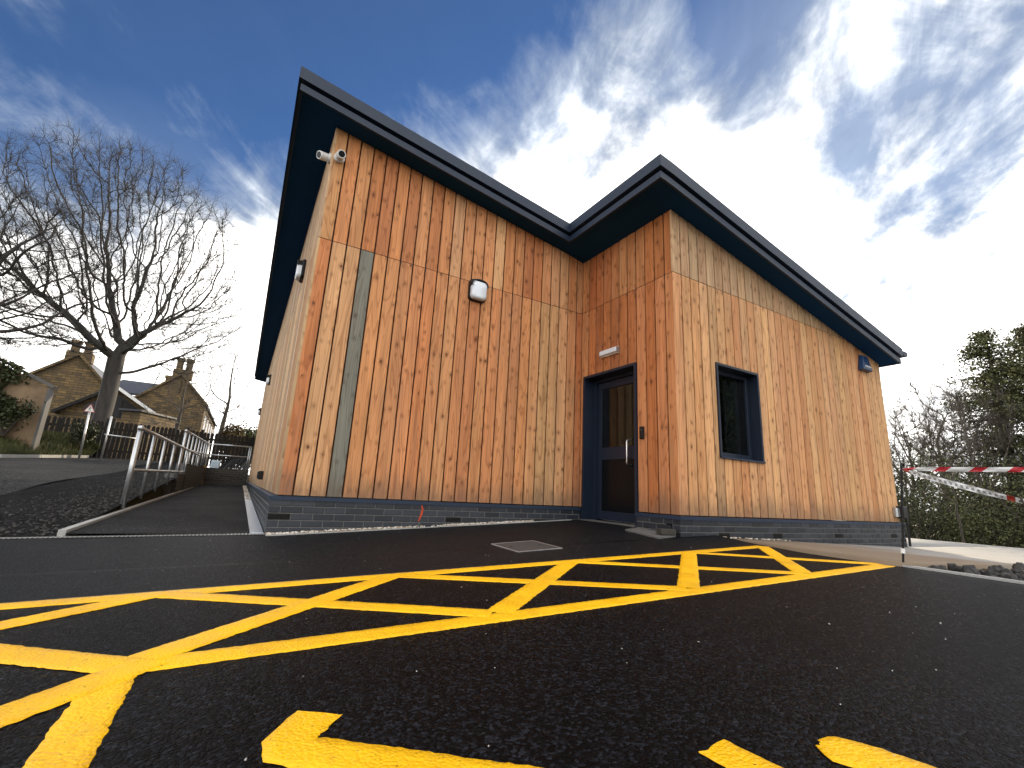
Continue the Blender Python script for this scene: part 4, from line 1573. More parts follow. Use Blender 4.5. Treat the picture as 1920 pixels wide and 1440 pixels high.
# ---- barrier pin, tapes, stick
pin = root('barrier_pin', (4.10, -3.60, -0.26), 'slim black steel pin with a white band holding the barrier tape', 'barrier pin')
MB().tube([(4.055, -3.535, -0.32), (4.10, -3.60, 0.50)], 0.0075, 8).build('rod', M_['black'], pin)
MB().tube([(4.0645, -3.548, -0.15), (4.0665, -3.551, -0.115)], 0.014, 10).build('band', M_['white'], pin)
MB().tube([(4.10, -3.60, 0.495), (4.105, -3.60, 0.515), (4.125, -3.605, 0.52), (4.135, -3.605, 0.50)], 0.007, 6).build('hook', M_['black'], pin)


def ribbon(name, a, b, width, sag, twist, label, mode):
    a, b = Vector(a), Vector(b)
    d = (b - a)
    L = d.length
    side = d.cross(Vector((0, 0, 1))).normalized()
    n = 60
    mb = MB()
    vs, pc = [], []
    for i in range(n + 1):
        t = i / n
        c = a + d * t - Vector((0, 0, sag * 4 * t * (1 - t)))
        pinch = 0.25 + 0.75 * min(1, t / 0.16) if mode else 0.3 + 0.7 * min(1, t / 0.12)
        ang = twist * t + 0.25 * sin(9 * t)
        nv = (Vector((0, 0, 1)) * cos(ang) + side * sin(ang)).normalized()
        fold = side * 0.004 * sin(t * 40)
        for k, vv in enumerate((-0.5, -0.17, 0.17, 0.5)):
            vs.append(c + nv * width * vv * pinch + (fold if k in (1, 2) else -fold))
            pc.append((t * L, vv * width, 0))
    fs = [(4 * i + j, 4 * i + j + 1, 4 * i + 5 + j, 4 * i + 4 + j) for i in range(n) for j in range(3)]
    mb.add(vs, fs, pc, (1, 1, 1))
    o = mb.build(name, M_['tape2' if mode else 'tape'], None)
    md = o.modifiers.new('solid', 'SOLIDIFY')
    md.thickness = 0.0008
    return tag(o, label, 'barrier tape', 'barrier tapes')


ribbon('barrier_tape', (4.11, -3.60, 0.480), (4.62, -5.10, 0.505), 0.034, 0.012, 0.35, 'upper red and white barrier tape stretched level from the pin', 0)
ribbon('barrier_tape', (4.11, -3.605, 0.470), (4.30, -4.185, 0.262), 0.042, 0.006, 0.5, 'lower twisted barrier tape slanting down from the pin', 1)
st_ = MB()
st_.tube([(4.28, -4.17, 0.30), (4.30, -4.195, 0.20), (4.315, -4.24, 0.02), (4.35, -4.29, -0.36)], [0.006, 0.008, 0.009, 0.010], 7)
tag(st_.build('stake', M_['bark2'], None), 'thin leaning wooden stake holding the lower end of the tape', 'stake')

# ================================================================ LEFT SIDE
# ---- retaining walls of dark brick
def brick_wall(name, label, x0, x1, y0, y1, zb, zt, axis, n_courses, mat='brickdark', faces=(-1,)):
    """free-standing wall: mortar core with separate bricks on the visible face(s)"""
    r = root(name, ((x0 + x1) / 2, (y0 + y1) / 2, zb), label, 'wall')
    MB().box((x0 + 0.006, y0 + 0.006, zb), (x1 - 0.006, y1 - 0.006, zt - 0.002)).build('core', M_['mortar'], r)
    ch = (zt - zb) / n_courses
    for c in range(n_courses):
        za, zb_ = zb + c * ch + 0.004, zb + (c + 1) * ch - 0.004
        L0_, L1_ = (x0, x1) if axis == 'x' else (y0, y1)
        s = L0_ - (0.12 if c % 2 else 0)
        while s < L1_ - 0.02:
            a, b = max(s, L0_), min(s + 0.232, L1_)
            s += 0.24
            if b - a < 0.03:
                continue
            if axis == 'x':
                MB().box((a, y0, za), (b, y0 + 0.09, zb_)).build('brick', M_[mat], r)
            else:
                MB().box((x1 - 0.09, a, za), (x1, b, zb_)).build('brick', M_[mat], r)
    return r


brick_wall('end_wall', 'dark low brick wall closing the far end of the path', -1.50, -0.05, 16.1, 16.4, -0.22, 0.46, 'x', 8)
brick_wall('retaining_wall', 'dark brick retaining wall along the path behind the railing', -1.75, -1.50, 9.0, 16.05, -0.30, 0.42, 'y', 9)
brick_wall('retaining_wall', 'short lower step at the near end of the retaining wall', -1.78, -1.52, 7.6, 8.97, -0.32, 0.16, 'y', 6)
pier = MB()
pier.box((-1.80, 15.2, -0.2), (-1.46, 15.55, 0.52))
tag(pier.build('wall_pier', M_['ivy'] if False else M_['stone'], None, bevel=0.02), 'mossy ochre stone pier at the end of the retaining wall', 'pier')

# ---- handrails
def railing(label, xs, ys_, zbase, htop, hmid, loc, ret=None, first_tall=0.06):
    r = root('handrail', loc, label, 'handrail', 'galvanised handrails by the path')
    rad = 0.024
    tops, mids = [], []
    for i, (x, y) in enumerate(zip(xs, ys_)):
        zb = zbase(x, y)
        zt = htop(y)
        tk = rad * (1.25 if i == 0 else 0.85)
        MB().tube([(x, y, zb - 0.05), (x, y, zt)], tk, 10).build('post', M_['galv'], r, smooth=True)
        tops.append((x, y, zt))
        mids.append((x, y, hmid(y)))
    MB().tube(tops, rad, 10).build('top_rail', M_['galv'], r, smooth=True)
    MB().tube(mids, rad * 0.85, 10).build('mid_rail', M_['galv'], r, smooth=True)
    x, y, zt = tops[0]
    MB().tube([(x, y, zt - 0.03), (x, y, zt + 0.015), (x, y, zt + 0.03)], [rad * 1.5, rad * 1.5, rad * 0.9], 10).build('end_cap', M_['galv'], r, smooth=True)
    return r


ys1 = [2.38, 3.55, 4.75, 6.1, 7.5, 9.0, 10.6, 12.4]
railing('nearest galvanised tube handrail beside the path with a tall end post', [-1.545] * 8, ys1, lambda x, y: min(left_z(x, y), 0.4), lambda y: 0.705 + 0.006 * (y - 2), lambda y: 0.165 + 0.006 * (y - 2), (-1.5, 2.02, -0.3))
ys2 = [7.75, 8.7, 9.7, 10.8, 11.9, 13.0, 14.2, 15.2, 16.2]
railing('second taller galvanised handrail standing on the retaining wall', [-1.56] * 9, ys2, lambda x, y: left_z(x, y) - 0.05, lambda y: 1.13 + 0.027 * (y - 7.75), lambda y: 0.72 + 0.027 * (y - 7.75), (-1.56, 7.75, 0.05))
r3 = root('handrail', (-0.8, 16.25, 0.4), 'far handrail crossing above the end wall of the path', 'handrail', 'galvanised handrails by the path')
MB().tube([(-1.56, 16.25, 1.36), (-0.10, 16.25, 1.37)], 0.024, 10).build('top_rail', M_['galv'], r3, smooth=True)
MB().tube([(-1.56, 16.25, 0.95), (-0.14, 16.25, 0.96)], 0.021, 10).build('mid_rail', M_['galv'], r3, smooth=True)
for x in (-1.54, -0.16, -0.10):
    MB().tube([(x, 16.25, 0.40), (x, 16.25, 1.37)], 0.022, 10).build('post', M_['galv'], r3, smooth=True)

# ---- timber pile with pale sack beyond the end wall
pz = 0.50
pile = root('timber_pile', (-0.55, 17.6, 0.4), 'heap of dark lengths of timber stacked beyond the end wall', 'timber pile')
for i in range(14):
    t = i / 13
    x0 = -1.15 + 1.0 * t
    MB().tube([(x0, 17.0 + 0.2 * random.random(), 0.42), (x0 + 0.35 + 0.1 * random.random(), 17.9, 0.98 + 0.16 * sin(pi * t) + 0.05 * random.random())], 0.035, 5).build('length', M_['pipeblack'] if i % 3 else M_['rock'], pile)
sk = MB()
sk.hexa([(-1.45, 17.0, 0.40), (-1.12, 17.0, 0.40), (-1.12, 17.4, 0.40), (-1.45, 17.4, 0.40)], [(-1.40, 17.05, 0.78), (-1.08, 17.05, 0.75), (-1.12, 17.3, 0.77), (-1.42, 17.3, 0.80)])
tag(sk.build('sack', M_['sack'], None, bevel=0.05), 'pale blue builders sack beside the dark timber pile', 'sack')

# ---- paling fence
fe = root('paling_fence', (-3.5, 15.8, 0.55), 'dark upright paling fence running behind the drive', 'fence')
fpts = [(-9.4, 16.8), (-4.45, 15.9), (-1.9, 17.3), (0.4, 17.9)]
top_h = lambda x: 1.88 + 0.02 * (x + 4)
sl_me = None


def fence_z(x, y):
    return left_z(x, y) - 0.08


for (ax, ay), (bx, by) in zip(fpts[:-1], fpts[1:]):
    L = math.hypot(bx - ax, by - ay)
    d = ((bx - ax) / L, (by - ay) / L)
    nrm = (d[1], -d[0])
    n = int(L / 0.135)
    ang = math.atan2(d[1], d[0])
    if sl_me is None:
        v = MB()
        hgt = 1.36
        v.hexa([(-0.054, -0.01, 0), (0.054, -0.01, 0), (0.054, 0.01, 0), (-0.054, 0.01, 0)], [(-0.054, -0.01, hgt - 0.05), (0.054, -0.01, hgt - 0.05), (0.054, 0.01, hgt - 0.05), (-0.054, 0.01, hgt - 0.05)])
        v.hexa([(-0.054, -0.01, hgt - 0.0499), (0.054, -0.01, hgt - 0.0499), (0.054, 0.01, hgt - 0.0499), (-0.054, 0.01, hgt - 0.0499)], [(-0.02, -0.01, hgt), (0.02, -0.01, hgt), (0.02, 0.01, hgt), (-0.02, 0.01, hgt)])
        sl_me = bpy.data.meshes.new('pale')
        sl_me.from_pydata(v.v, [], v.f)
        sl_me.materials.append(M_['fence'])
    for i in range(n):
        t = (i + 0.5) / n
        x, y = ax + (bx - ax) * t, ay + (by - ay) * t
        o = bpy.data.objects.new('pale', sl_me)
        COL.objects.link(o)
        o.parent = fe
        zb = fence_z(x, y) + random.uniform(-0.02, 0.02)
        o.location = (x + 3.5, y - 15.8, zb - 0.55)
        o.rotation_euler = (0, random.uniform(-0.015, 0.015), ang)
    za, zc = fence_z(ax, ay), fence_z(bx, by)
    for hh in (0.30, 1.05):
        q = [(ax, ay, za + hh), (bx, by, zc + hh)]
        lo = [(q[0][0] - nrm[0] * 0.012, q[0][1] - nrm[1] * 0.012, q[0][2]), (q[1][0] - nrm[0] * 0.012, q[1][1] - nrm[1] * 0.012, q[1][2]), (q[1][0] - nrm[0] * 0.05, q[1][1] - nrm[1] * 0.05, q[1][2]), (q[0][0] - nrm[0] * 0.05, q[0][1] - nrm[1] * 0.05, q[0][2])]
        MB().hexa(lo, [(x, y, z_ + 0.08) for x, y, z_ in lo]).build('rail', M_['fence'], fe)
    for i in range(int(L / 2.4) + 1):
        t = i * 2.4 / L
        x, y = ax + (bx - ax) * t - nrm[0] * 0.10, ay + (by - ay) * t - nrm[1] * 0.10
        zb = fence_z(x, y)
        MB().box((x - 0.05, y - 0.05, zb - 0.1), (x + 0.05, y + 0.05, zb + 1.46)).build('post', M_['fence'], fe)

# metal gate barrier in front of the fence
gt = root('barrier_rail', (-4.0, 14.9, 0.5), 'low metal barrier rail standing before the fence', 'barrier')
for x, y in ((-4.35, 14.75), (-3.55, 15.15)):
    MB().tube([(x, y, left_z(x, y)), (x, y, left_z(x, y) + (1.42 if x < -4 else 0.9))], 0.03, 8).build('post', M_['galv'], gt, smooth=True)
MB().tube([(-4.42, 14.72, 1.30), (-3.55, 15.15, 1.27)], 0.022, 8).build('rail', M_['galv'], gt, smooth=True)

# warning sign
sg = root('warning_sign', (-4.86, 14.45, 0.6), 'white triangular pedestrian warning sign on a grey post by the fence', 'sign')
MB().tube([(-4.83, 14.47, 0.45), (-4.87, 14.47, 2.06)], 0.03, 8).build('post', M_['galv'], sg, smooth=True)
sx, sy, sz = -4.87, 14.42, 1.955


def tri(s, y0, y1, zoff=0.0):
    p3 = [(-s / 2, 0), (s / 2, 0), (0, s * 0.90)]
    c = s * 0.30
    return [(sx + a, y0, sz + b + zoff) for a, b in p3], [(sx + a, y1, sz + b + zoff) for a, b in p3]


a_, b_ = tri(0.29, sy + 0.012, sy)
MB().hexa(a_, b_).build('plate', M_['signred'], sg)
a_, b_ = tri(0.235, sy - 0.001, sy - 0.003, 0.017)
MB().hexa(a_, b_).build('face', M_['signwhite'], sg)
fig = MB()
fy = sy - 0.0045


def fpoly(pts):
    fig.add([(sx + a, fy, sz + 0.02 + b) for a, b in pts], [tuple(range(len(pts)))])


fpoly([(0.004 + 0.013 * cos(2 * pi * i / 8), 0.150 + 0.013 * sin(2 * pi * i / 8)) for i in range(8)])
fpoly([(-0.014, 0.07), (0.012, 0.07), (0.016, 0.132), (-0.006, 0.132)])
fpoly([(-0.014, 0.0695), (0.0, 0.0695), (-0.03, 0.012), (-0.044, 0.018)])
fpoly([(0.0005, 0.0695), (0.013, 0.0695), (0.036, 0.014), (0.024, 0.010)])
fpoly([(0.0165, 0.125), (0.0165, 0.108), (0.044, 0.085), (0.048, 0.094)])
fpoly([(-0.0075, 0.125), (-0.0085, 0.108), (-0.036, 0.085), (-0.040, 0.094)])
fig.build('pictogram', M_['black'], sg)

# ---- kerb and grass bank on the left
kb = root('bank_kerb', (-5.3, 13.0, 0.35), 'pale kerb along the foot of the grass bank', 'kerb')
kp = [(-9.5, 10.2), (-7.6, 11.0), (-6.5, 11.5), (-5.75, 11.9), (-5.35, 13.2), (-5.0, 14.4), (-4.7, 15.0)]
for (ax, ay), (bx, by) in zip(kp[:-1], kp[1:]):
    L = math.hypot(bx - ax, by - ay)
    nx_, ny_ = -(by - ay) / L * 0.12, (bx - ax) / L * 0.12
    bx2, by2 = ax + (bx - ax) * 0.985, ay + (by - ay) * 0.985
    lo = [(ax, ay, left_z(ax, ay) - 0.1), (bx2, by2, left_z(bx2, by2) - 0.1), (bx2 + nx_, by2 + ny_, left_z(bx2, by2) - 0.1), (ax + nx_, ay + ny_, left_z(ax, ay) - 0.1)]
    MB().hexa(lo, [(x, y, z_ + 0.19) for x, y, z_ in lo]).build('kerb_stone', M_['kerb'], kb)


def bank_z(x, y):
    ky = np.interp(x, [k[0] for k in kp], [k[1] for k in kp])
    d = y - ky - 0.12
    return left_z(x, y) + 0.07 + 0.55 * float(sstep(0, 2.2, d)) + 0.05 * mnoise.noise(Vector((x * 1.3, y * 1.3, 2)))


rows = []
bxs = np.linspace(-12, -4.72, 34)
V, F = [], []
for x in bxs:
    ky = float(np.interp(x, [k[0] for k in kp], [k[1] for k in kp])) + 0.125
    for j in range(14):
        y = ky + (16.9 - ky) * (j / 13) ** 1.4
        V.append((x, y, bank_z(x, y)))
for i in range(len(bxs) - 1):
    for j in range(13):
        F.append((i * 14 + j, (i + 1) * 14 + j, (i + 1) * 14 + j + 1, i * 14 + j + 1))
structure(fast_mesh('grass_bank', np.array(V), np.array(F), M_['ground'], smooth=True))


def blades(n, pos, h0, h1, w, mat, name, label, cat):
    V = np.empty((n * 3, 3), np.float32)
    for i in range(n):
        x, y, z_ = pos()
        a = random.random() * 6.28
        h_ = random.uniform(h0, h1)
        lx, ly = random.gauss(0, 0.4) * h_, random.gauss(0, 0.4) * h_
        V[3 * i] = (x - cos(a) * w, y - sin(a) * w, z_ - 0.01)
        V[3 * i + 1] = (x + cos(a) * w, y + sin(a) * w, z_ - 0.01)
        V[3 * i + 2] = (x + lx, y + ly, z_ + h_)
    o = stuff(fast_mesh(name, V, np.arange(n * 3).reshape(-1, 3), mat))
    o['label'] = label
    o['category'] = cat
    return o


def bank_pos():
    x = random.uniform(-9.5, -4.74)
    ky = float(np.interp(x, [k[0] for k in kp], [k[1] for k in kp])) + 0.10
    y = ky + random.random() ** 1.5 * 4.2
    y = min(y, 15.8 if x > -6 else 16.4)
    return x, y, bank_z(x, y)


blades(26000, bank_pos, 0.06, 0.20, 0.010, M_['grass'], 'grass', 'rough winter grass on the bank left of the drive', 'grass')

# ---- boarded outbuilding wall with ivy at the left edge
ob = root('outbuilding', (-7.5, 13.0, 0.9), 'tan rendered outbuilding wall with ivy at the left edge', 'outbuilding')
wallp = [(-9.6, 13.0), (-6.05, 13.15)]
MB().hexa([(-9.6, 13.2, 0.6), (-5.63, 13.2, 0.6), (-5.63, 13.5, 0.6), (-9.6, 13.5, 0.6)], [(-9.6, 13.2, 4.4), (-5.63, 13.2, 2.42), (-5.63, 13.5, 2.42), (-9.6, 13.5, 4.4)]).build('wall', M_['ply'], ob)
MB().hexa([(-9.6, 13.15, 4.41), (-5.53, 13.15, 2.43), (-5.53, 13.56, 2.43), (-9.6, 13.56, 4.41)], [(-9.6, 13.15, 4.49), (-5.50, 13.15, 2.50), (-5.50, 13.56, 2.50), (-9.6, 13.56, 4.49)]).build('coping', M_['slab'], ob)
MB().hexa([(-5.629, 13.17, 0.6), (-5.57, 13.17, 0.6), (-5.57, 13.52, 0.6), (-5.629, 13.52, 0.6)], [(-5.629, 13.17, 2.42), (-5.57, 13.17, 2.42), (-5.57, 13.52, 2.42), (-5.629, 13.52, 2.42)]).build('quoin', M_['slab'], ob)


def leaf_cloud(pts, size, k=1.0):
    """random diamond leaves (n,3)->V,F"""
    n = len(pts)
    a = rng.normal(size=(n, 3))
    a /= np.linalg.norm(a, axis=1, keepdims=True)
    b = np.cross(a, rng.normal(size=(n, 3)))
    b /= np.linalg.norm(b, axis=1, keepdims=True)
    s = (size * rng.uniform(0.6, 1.4, (n, 1)))
    V = np.stack([pts - a * s, pts + b * s * 0.5, pts + a * s, pts - b * s * 0.5], 1).reshape(-1, 3)
    F = np.arange(n * 4).reshape(-1, 4)
    return V, F


iv = []
for i in range(3600):
    x = -9.6 + 3.3 * random.random() if random.random() < 0.55 else random.gauss(-6.55, 0.22)
    top = 4.4 - (x + 9.6) * 0.489
    z_ = random.uniform(0.9, top + 0.15)
    if mnoise.noise(Vector((x * 1.6, z_ * 1.6, 5))) < (-0.05 if x < -6.8 else -0.15):
        continue
    iv.append((x, 13.13 - abs(random.gauss(0, 0.06)), z_))
V, F = leaf_cloud(np.array(iv), 0.05)
stuff(fast_mesh('ivy', V, F, M_['ivy'], ob))


# ================================================================ TREES
def colonize(trunk, attract, step, kill, infl, max_it=160, tropism=(0, 0, 0.0), wobble=0.15, seed=1):
    """space colonisation; trunk: list of points. returns nodes, parent"""
    rg = np.random.default_rng(seed)
    nodes = [np.array(q, float) for q in trunk]
    par = [-1] + list(range(len(trunk) - 1))
    A = np.array(attract, float)
    N = np.array(nodes)
    nd = np.full(len(A), 1e9)
    ni = np.zeros(len(A), int)
    for k in range(len(N)):
        d = np.linalg.norm(A - N[k], axis=1)
        m = d < nd
        nd[m] = d[m]
        ni[m] = k
    alive = np.ones(len(A), bool)
    trop = np.array(tropism)
    kids = {}
    for it in range(max_it):
        act = alive & (nd < infl)
        if not act.any():
            break
        idx = np.nonzero(act)[0]
        src = ni[idx]
        vec = A[idx] - N[src]
        vec /= np.maximum(np.linalg.norm(vec, axis=1, keepdims=True), 1e-6)
        us, inv = np.unique(src, return_inverse=True)
        acc = np.zeros((len(us), 3))
        np.add.at(acc, inv, vec)
        new = []
        newp = []
        for k, s in enumerate(us):
            if kids.get(s, 0) >= 3:
                continue
            d = acc[k]
            d = d / max(np.linalg.norm(d), 1e-6)
            d = d + trop + rg.normal(0, wobble, 3)
            if par[s] >= 0:
                pd = N[s] - N[par[s]]
                d = d + 0.55 * pd / max(np.linalg.norm(pd), 1e-6)
            d /= max(np.linalg.norm(d), 1e-6)
            new.append(N[s] + d * step)
            newp.append(int(s))
            kids[s] = kids.get(s, 0) + 1
        if not new:
            break
        b = len(N)
        new = np.array(new)
        N = np.concatenate([N, new])
        par += newp
        al = np.nonzero(alive)[0]
        D = np.linalg.norm(A[al][:, None, :] - new[None], axis=2)
        mi = D.argmin(1)
        md = D[np.arange(len(al)), mi]
        better = md < nd[al]
        nd[al[better]] = md[better]
        ni[al[better]] = b + mi[better]
        alive &= ~(nd < kill)
    return N, np.array(par)


def radii(N, par, tip, expo=2.4, rmax=None):
    n = len(N)
    r = np.zeros(n)
    acc = np.zeros(n)
    for i in range(n - 1, -1, -1):
        if acc[i] == 0:
            acc[i] = tip ** expo
        r[i] = acc[i] ** (1 / expo)
        if par[i] >= 0:
            acc[par[i]] += acc[i]
    if rmax:
        s = (rmax / r[0])
        # scale the thick end more than the twigs
        r = np.where(r > tip, tip + (r - tip) * (rmax - tip) / (r[0] - tip), r)
    return r


def add_twigs(N, par, r, count, length, tip, seed, drop=0.0, upw=0.25, kmax=0.03, segs=3):
    rg = np.random.default_rng(seed)
    cand = np.nonzero(r < kmax)[0]
    pick = rg.choice(cand, size=count, replace=True)
    nn, pp, rr = [], [], []
    b = len(N)
    for s in pick:
        p = par[s]
        d = N[s] - N[p] if p >= 0 else np.array((0, 0, 1.0))
        d = d / max(np.linalg.norm(d), 1e-6)
        d = d + rg.normal(0, 0.55, 3) + np.array((0, 0, upw))
        d /= np.linalg.norm(d)
        L = length * rg.uniform(0.5, 1.3) / segs
        prev = s
        q = N[s].copy()
        rad = min(r[s] * 0.7, tip * 1.6)
        for k in range(segs):
            d = d + rg.normal(0, 0.22, 3) + np.array((0, 0, -drop))
            d /= np.linalg.norm(d)
            q = q + d * L
            nn.append(q.copy())
            pp.append(prev)
            rr.append(rad * (1 - 0.28 * (k + 1)))
            prev = b + len(nn) - 1
    return np.concatenate([N, np.array(nn)]), np.concatenate([par, np.array(pp)]), np.concatenate([r, np.array(rr)])


def tubes(N, par, r, lo=0.0, hi=1e9, kmap=((0.06, 8), (0.02, 5), (0.0, 3))):
    """V,F of tapered tubes for edges with radius in [lo,hi)"""
    Vs, Fs = [], []
    b = 0
    for j, (rmin, k) in enumerate(kmap):
        rmax = kmap[j - 1][0] if j else 1e9
        e = np.nonzero((par >= 0) & (r >= max(rmin, lo)) & (r < min(rmax, hi)))[0]
        if len(e) == 0:
            continue
        p = par[e]
        A, Bq = N[p], N[e]
        d = Bq - A
        L = np.linalg.norm(d, axis=1, keepdims=True)
        d = d / np.maximum(L, 1e-6)
        ref = np.where(np.abs(d[:, 2:3]) < 0.9, np.array([[0, 0, 1.0]]), np.array([[1.0, 0, 0]]))
        u = np.cross(d, ref)
        u /= np.linalg.norm(u, axis=1, keepdims=True)
        v = np.cross(d, u)
        r0 = np.minimum(r[p], r[e] * 1.18)
        ang = 2 * pi * np.arange(k) / k
        ca, sa = np.cos(ang), np.sin(ang)
        off = u[:, None, :] * ca[None, :, None] + v[:, None, :] * sa[None, :, None]
        R0 = (A - d * r0[:, None] * 0.25)[:, None, :] + off * r0[:, None, None]
        R1 = (Bq + d * r[e][:, None] * 0.25)[:, None, :] + off * r[e][:, None, None]
        V = np.concatenate([R0, R1], 1).reshape(-1, 3)
        m = len(e)
        base = (np.arange(m) * 2 * k)[:, None] + b
        jj_ = np.arange(k)
        F = np.stack([base + jj_, base + (jj_ + 1) % k, base + k + (jj_ + 1) % k, base + k + jj_], -1).reshape(-1, 4)
        Vs.append(V)
        Fs.append(F)
        b += len(V)
    return np.concatenate(Vs), np.concatenate(Fs)


def bare_tree(base, label, trunk, attract, step, kill, infl, tip, rmax, twigs, twlen, seed, mat='bark', name='bare_tree', trop=(0, 0, 0.05), wobble=0.15, split=0.05, group='bare winter trees', kmax=0.03, drop=0.0, expo=2.4):
    N, par = colonize(trunk, attract, step, kill, infl, tropism=trop, wobble=wobble, seed=seed)
    r = radii(N, par, tip, expo, rmax)
    # flare at the root
    for i in range(min(len(trunk), 3)):
        r[i] *= 1.0 + 0.12 * (1 - i / 3)
    if twigs:
        N, par, r = add_twigs(N, par, r, twigs, twlen, tip, seed + 1, kmax=kmax, drop=drop)
    t = root(name, base, label, 'tree', group)
    V, F = tubes(N, par, r, lo=split)
    fast_mesh('trunk', V, F, M_[mat], t, smooth=True)
    V, F = tubes(N, par, r, hi=split)
    fast_mesh('crown', V, F, M_[mat], t, smooth=False)
    return t, N, par, r


def fan_points(n, c, rx, ry, rz, zlo, seed, power=0.5, lobes=1.0):
    rg = np.random.default_rng(seed)
    out = []
    while len(out) < n:
        q = rg.normal(size=3)
        q /= np.linalg.norm(q)
        rr = rg.random() ** power
        p = np.array((q[0] * rx, q[1] * ry, q[2] * rz)) * rr
        if c[2] + p[2] < zlo:
            continue
        out.append(np.array(c) + p)
    return np.array(out)


# the big beech behind the fence
tb_ = (-5.95, 21.0, 0.45)
trunk = [(-5.90, 21.0, 0.3), (-5.92, 21.0, 1.2), (-5.93, 21.0, 2.2), (-5.91, 21.0, 3.2), (-5.93, 21.0, 4.2), (-5.95, 21.0, 5.0)]
att = np.concatenate([
    fan_points(4800, (-7.2, 21.0, 9.6), 5.6, 4.2, 6.0, 4.9, 11, 0.55),
    fan_points(1100, (-3.5, 21.0, 7.4), 2.3, 2.2, 3.2, 4.3, 12, 0.6),
    fan_points(800, (-10.2, 20.6, 7.2), 3.6, 2.6, 3.6, 4.6, 13, 0.6),
])
bare_tree(tb_, 'large bare spreading beech behind the fence, tallest tree on the left', trunk, att, 0.23, 0.37, 2.4, 0.0080, 0.32, 16000, 0.9, 5, kmax=0.02, wobble=0.22, trop=(0, 0, 0.12), split=0.045, expo=2.12)
# second tree, mostly out of the picture on the left
tb2 = (-10.3, 17.5, 0.6)
trunk = [(-10.3, 17.5, 0.4), (-10.3, 17.5, 1.8), (-10.22, 17.5, 3.2), (-10.15, 17.5, 4.6)]
att = fan_points(1300, (-9.3, 17.5, 7.2), 3.4, 2.6, 3.4, 3.6, 21, 0.6)
bare_tree(tb2, 'bare tree at the extreme left edge with arching branches', trunk, att, 0.26, 0.42, 2.6, 0.0075, 0.26, 4000, 0.8, 6, expo=2.0, kmax=0.02, wobble=0.22, drop=0.03, split=0.04)
# thin trees beyond the house
for i, (x, y, hgt, sp, lab) in enumerate([(-1.9, 30.0, 8.6, 1.6, 'slender bare tree right of the stone house, nearest the eave'), (-4.6, 33.0, 9.5, 2.2, 'slender bare tree rising behind the house chimneys')]):
    tr_ = [(x, y, 0.7), (x + 0.05, y, 2.2), (x + 0.1, y, 3.6)]
    att = fan_points(260, (x, y, 5.4), sp, sp, hgt - 5.4, 2.6, 31 + i, 0.6)
    bare_tree((x, y, 0.7), lab, tr_, att, 0.32, 0.6, 3.0, 0.010, 0.13, 900, 0.9, 40 + i, kmax=0.025, mat='bark2', split=0.04)


def bush(base, rx, ry, rz, n, size, mat, label, name='evergreen_shrub', group=None, seed=0, clumps=26, stem=True, cat='shrub', lean=0.0):
    rg = np.random.default_rng(seed)
    t = root(name, base, label, cat, group)
    c = np.array(base)
    pts = []
    per = n // clumps
    cl = []
    for k in range(clumps):
        q = rg.normal(size=3)
        q /= np.linalg.norm(q)
        q[2] = abs(q[2]) if rg.random() < 0.7 else q[2] * 0.6
        rr = rg.random() ** 0.45
        cc = np.array((q[0] * rx * rr, q[1] * ry * rr, rz * (0.55 + 0.45 * q[2] * rr)))
        cl.append(cc)
        sg = np.array((rx, ry, rz)) * rg.uniform(0.10, 0.22)
        pts.append(c + cc + rg.normal(size=(per, 3)) * sg)
    P = np.concatenate(pts)
    P = P[P[:, 2] > base[2] + 0.02]
    V, F = leaf_cloud(P, size)
    fast_mesh('crown', V, F, M_[mat], t)
    if stem:
        mb = MB()
        for cc in cl[:9]:
            mb.tube([c, c + cc * 0.5 + np.array((0, 0, 0.1)), c + cc], [0.05, 0.03, 0.012], 5)
        mb.build('trunk', M_['bark2'], t)
    return t


bush((-1.15, 29.5, 0.7), 0.75, 0.75, 2.3, 5200, 0.09, 'leafgold', 'russet sunlit hedge shrub between house and timber building', seed=3, group='shrubs beyond the fence')
bush((-0.15, 33.0, 0.7), 0.95, 0.95, 2.5, 5200, 0.10, 'leafdark', 'rounded green shrub just left of the timber building wall', seed=4, group='shrubs beyond the fence')
bush((-5.0, 14.9, 0.9), 0.5, 0.5, 0.7, 1500, 0.04, 'ivy', 'low ivy clump on the bank beside the sign post', seed=5, group='shrubs on the bank', clumps=12)
bush((-6.2, 13.0, 0.95), 0.55, 0.4, 0.9, 1700, 0.045, 'ivy', 'bramble clump at the foot of the outbuilding corner', seed=6, group='shrubs on the bank', clumps=14)

# ================================================================ STONE HOUSE
HY = 46.0
hs_ = root('stone_house', (-9.5, HY + 5, 0.6), 'old sandstone house with two gables, slate roofs and tall chimneys', 'house')
k_ = (HY + 5.222) / 37.222


def hx(x):
    return CAM[0] + (x - CAM[0]) * k_


def hzv(z):
    return CAM[2] + (z - CAM[2]) * k_


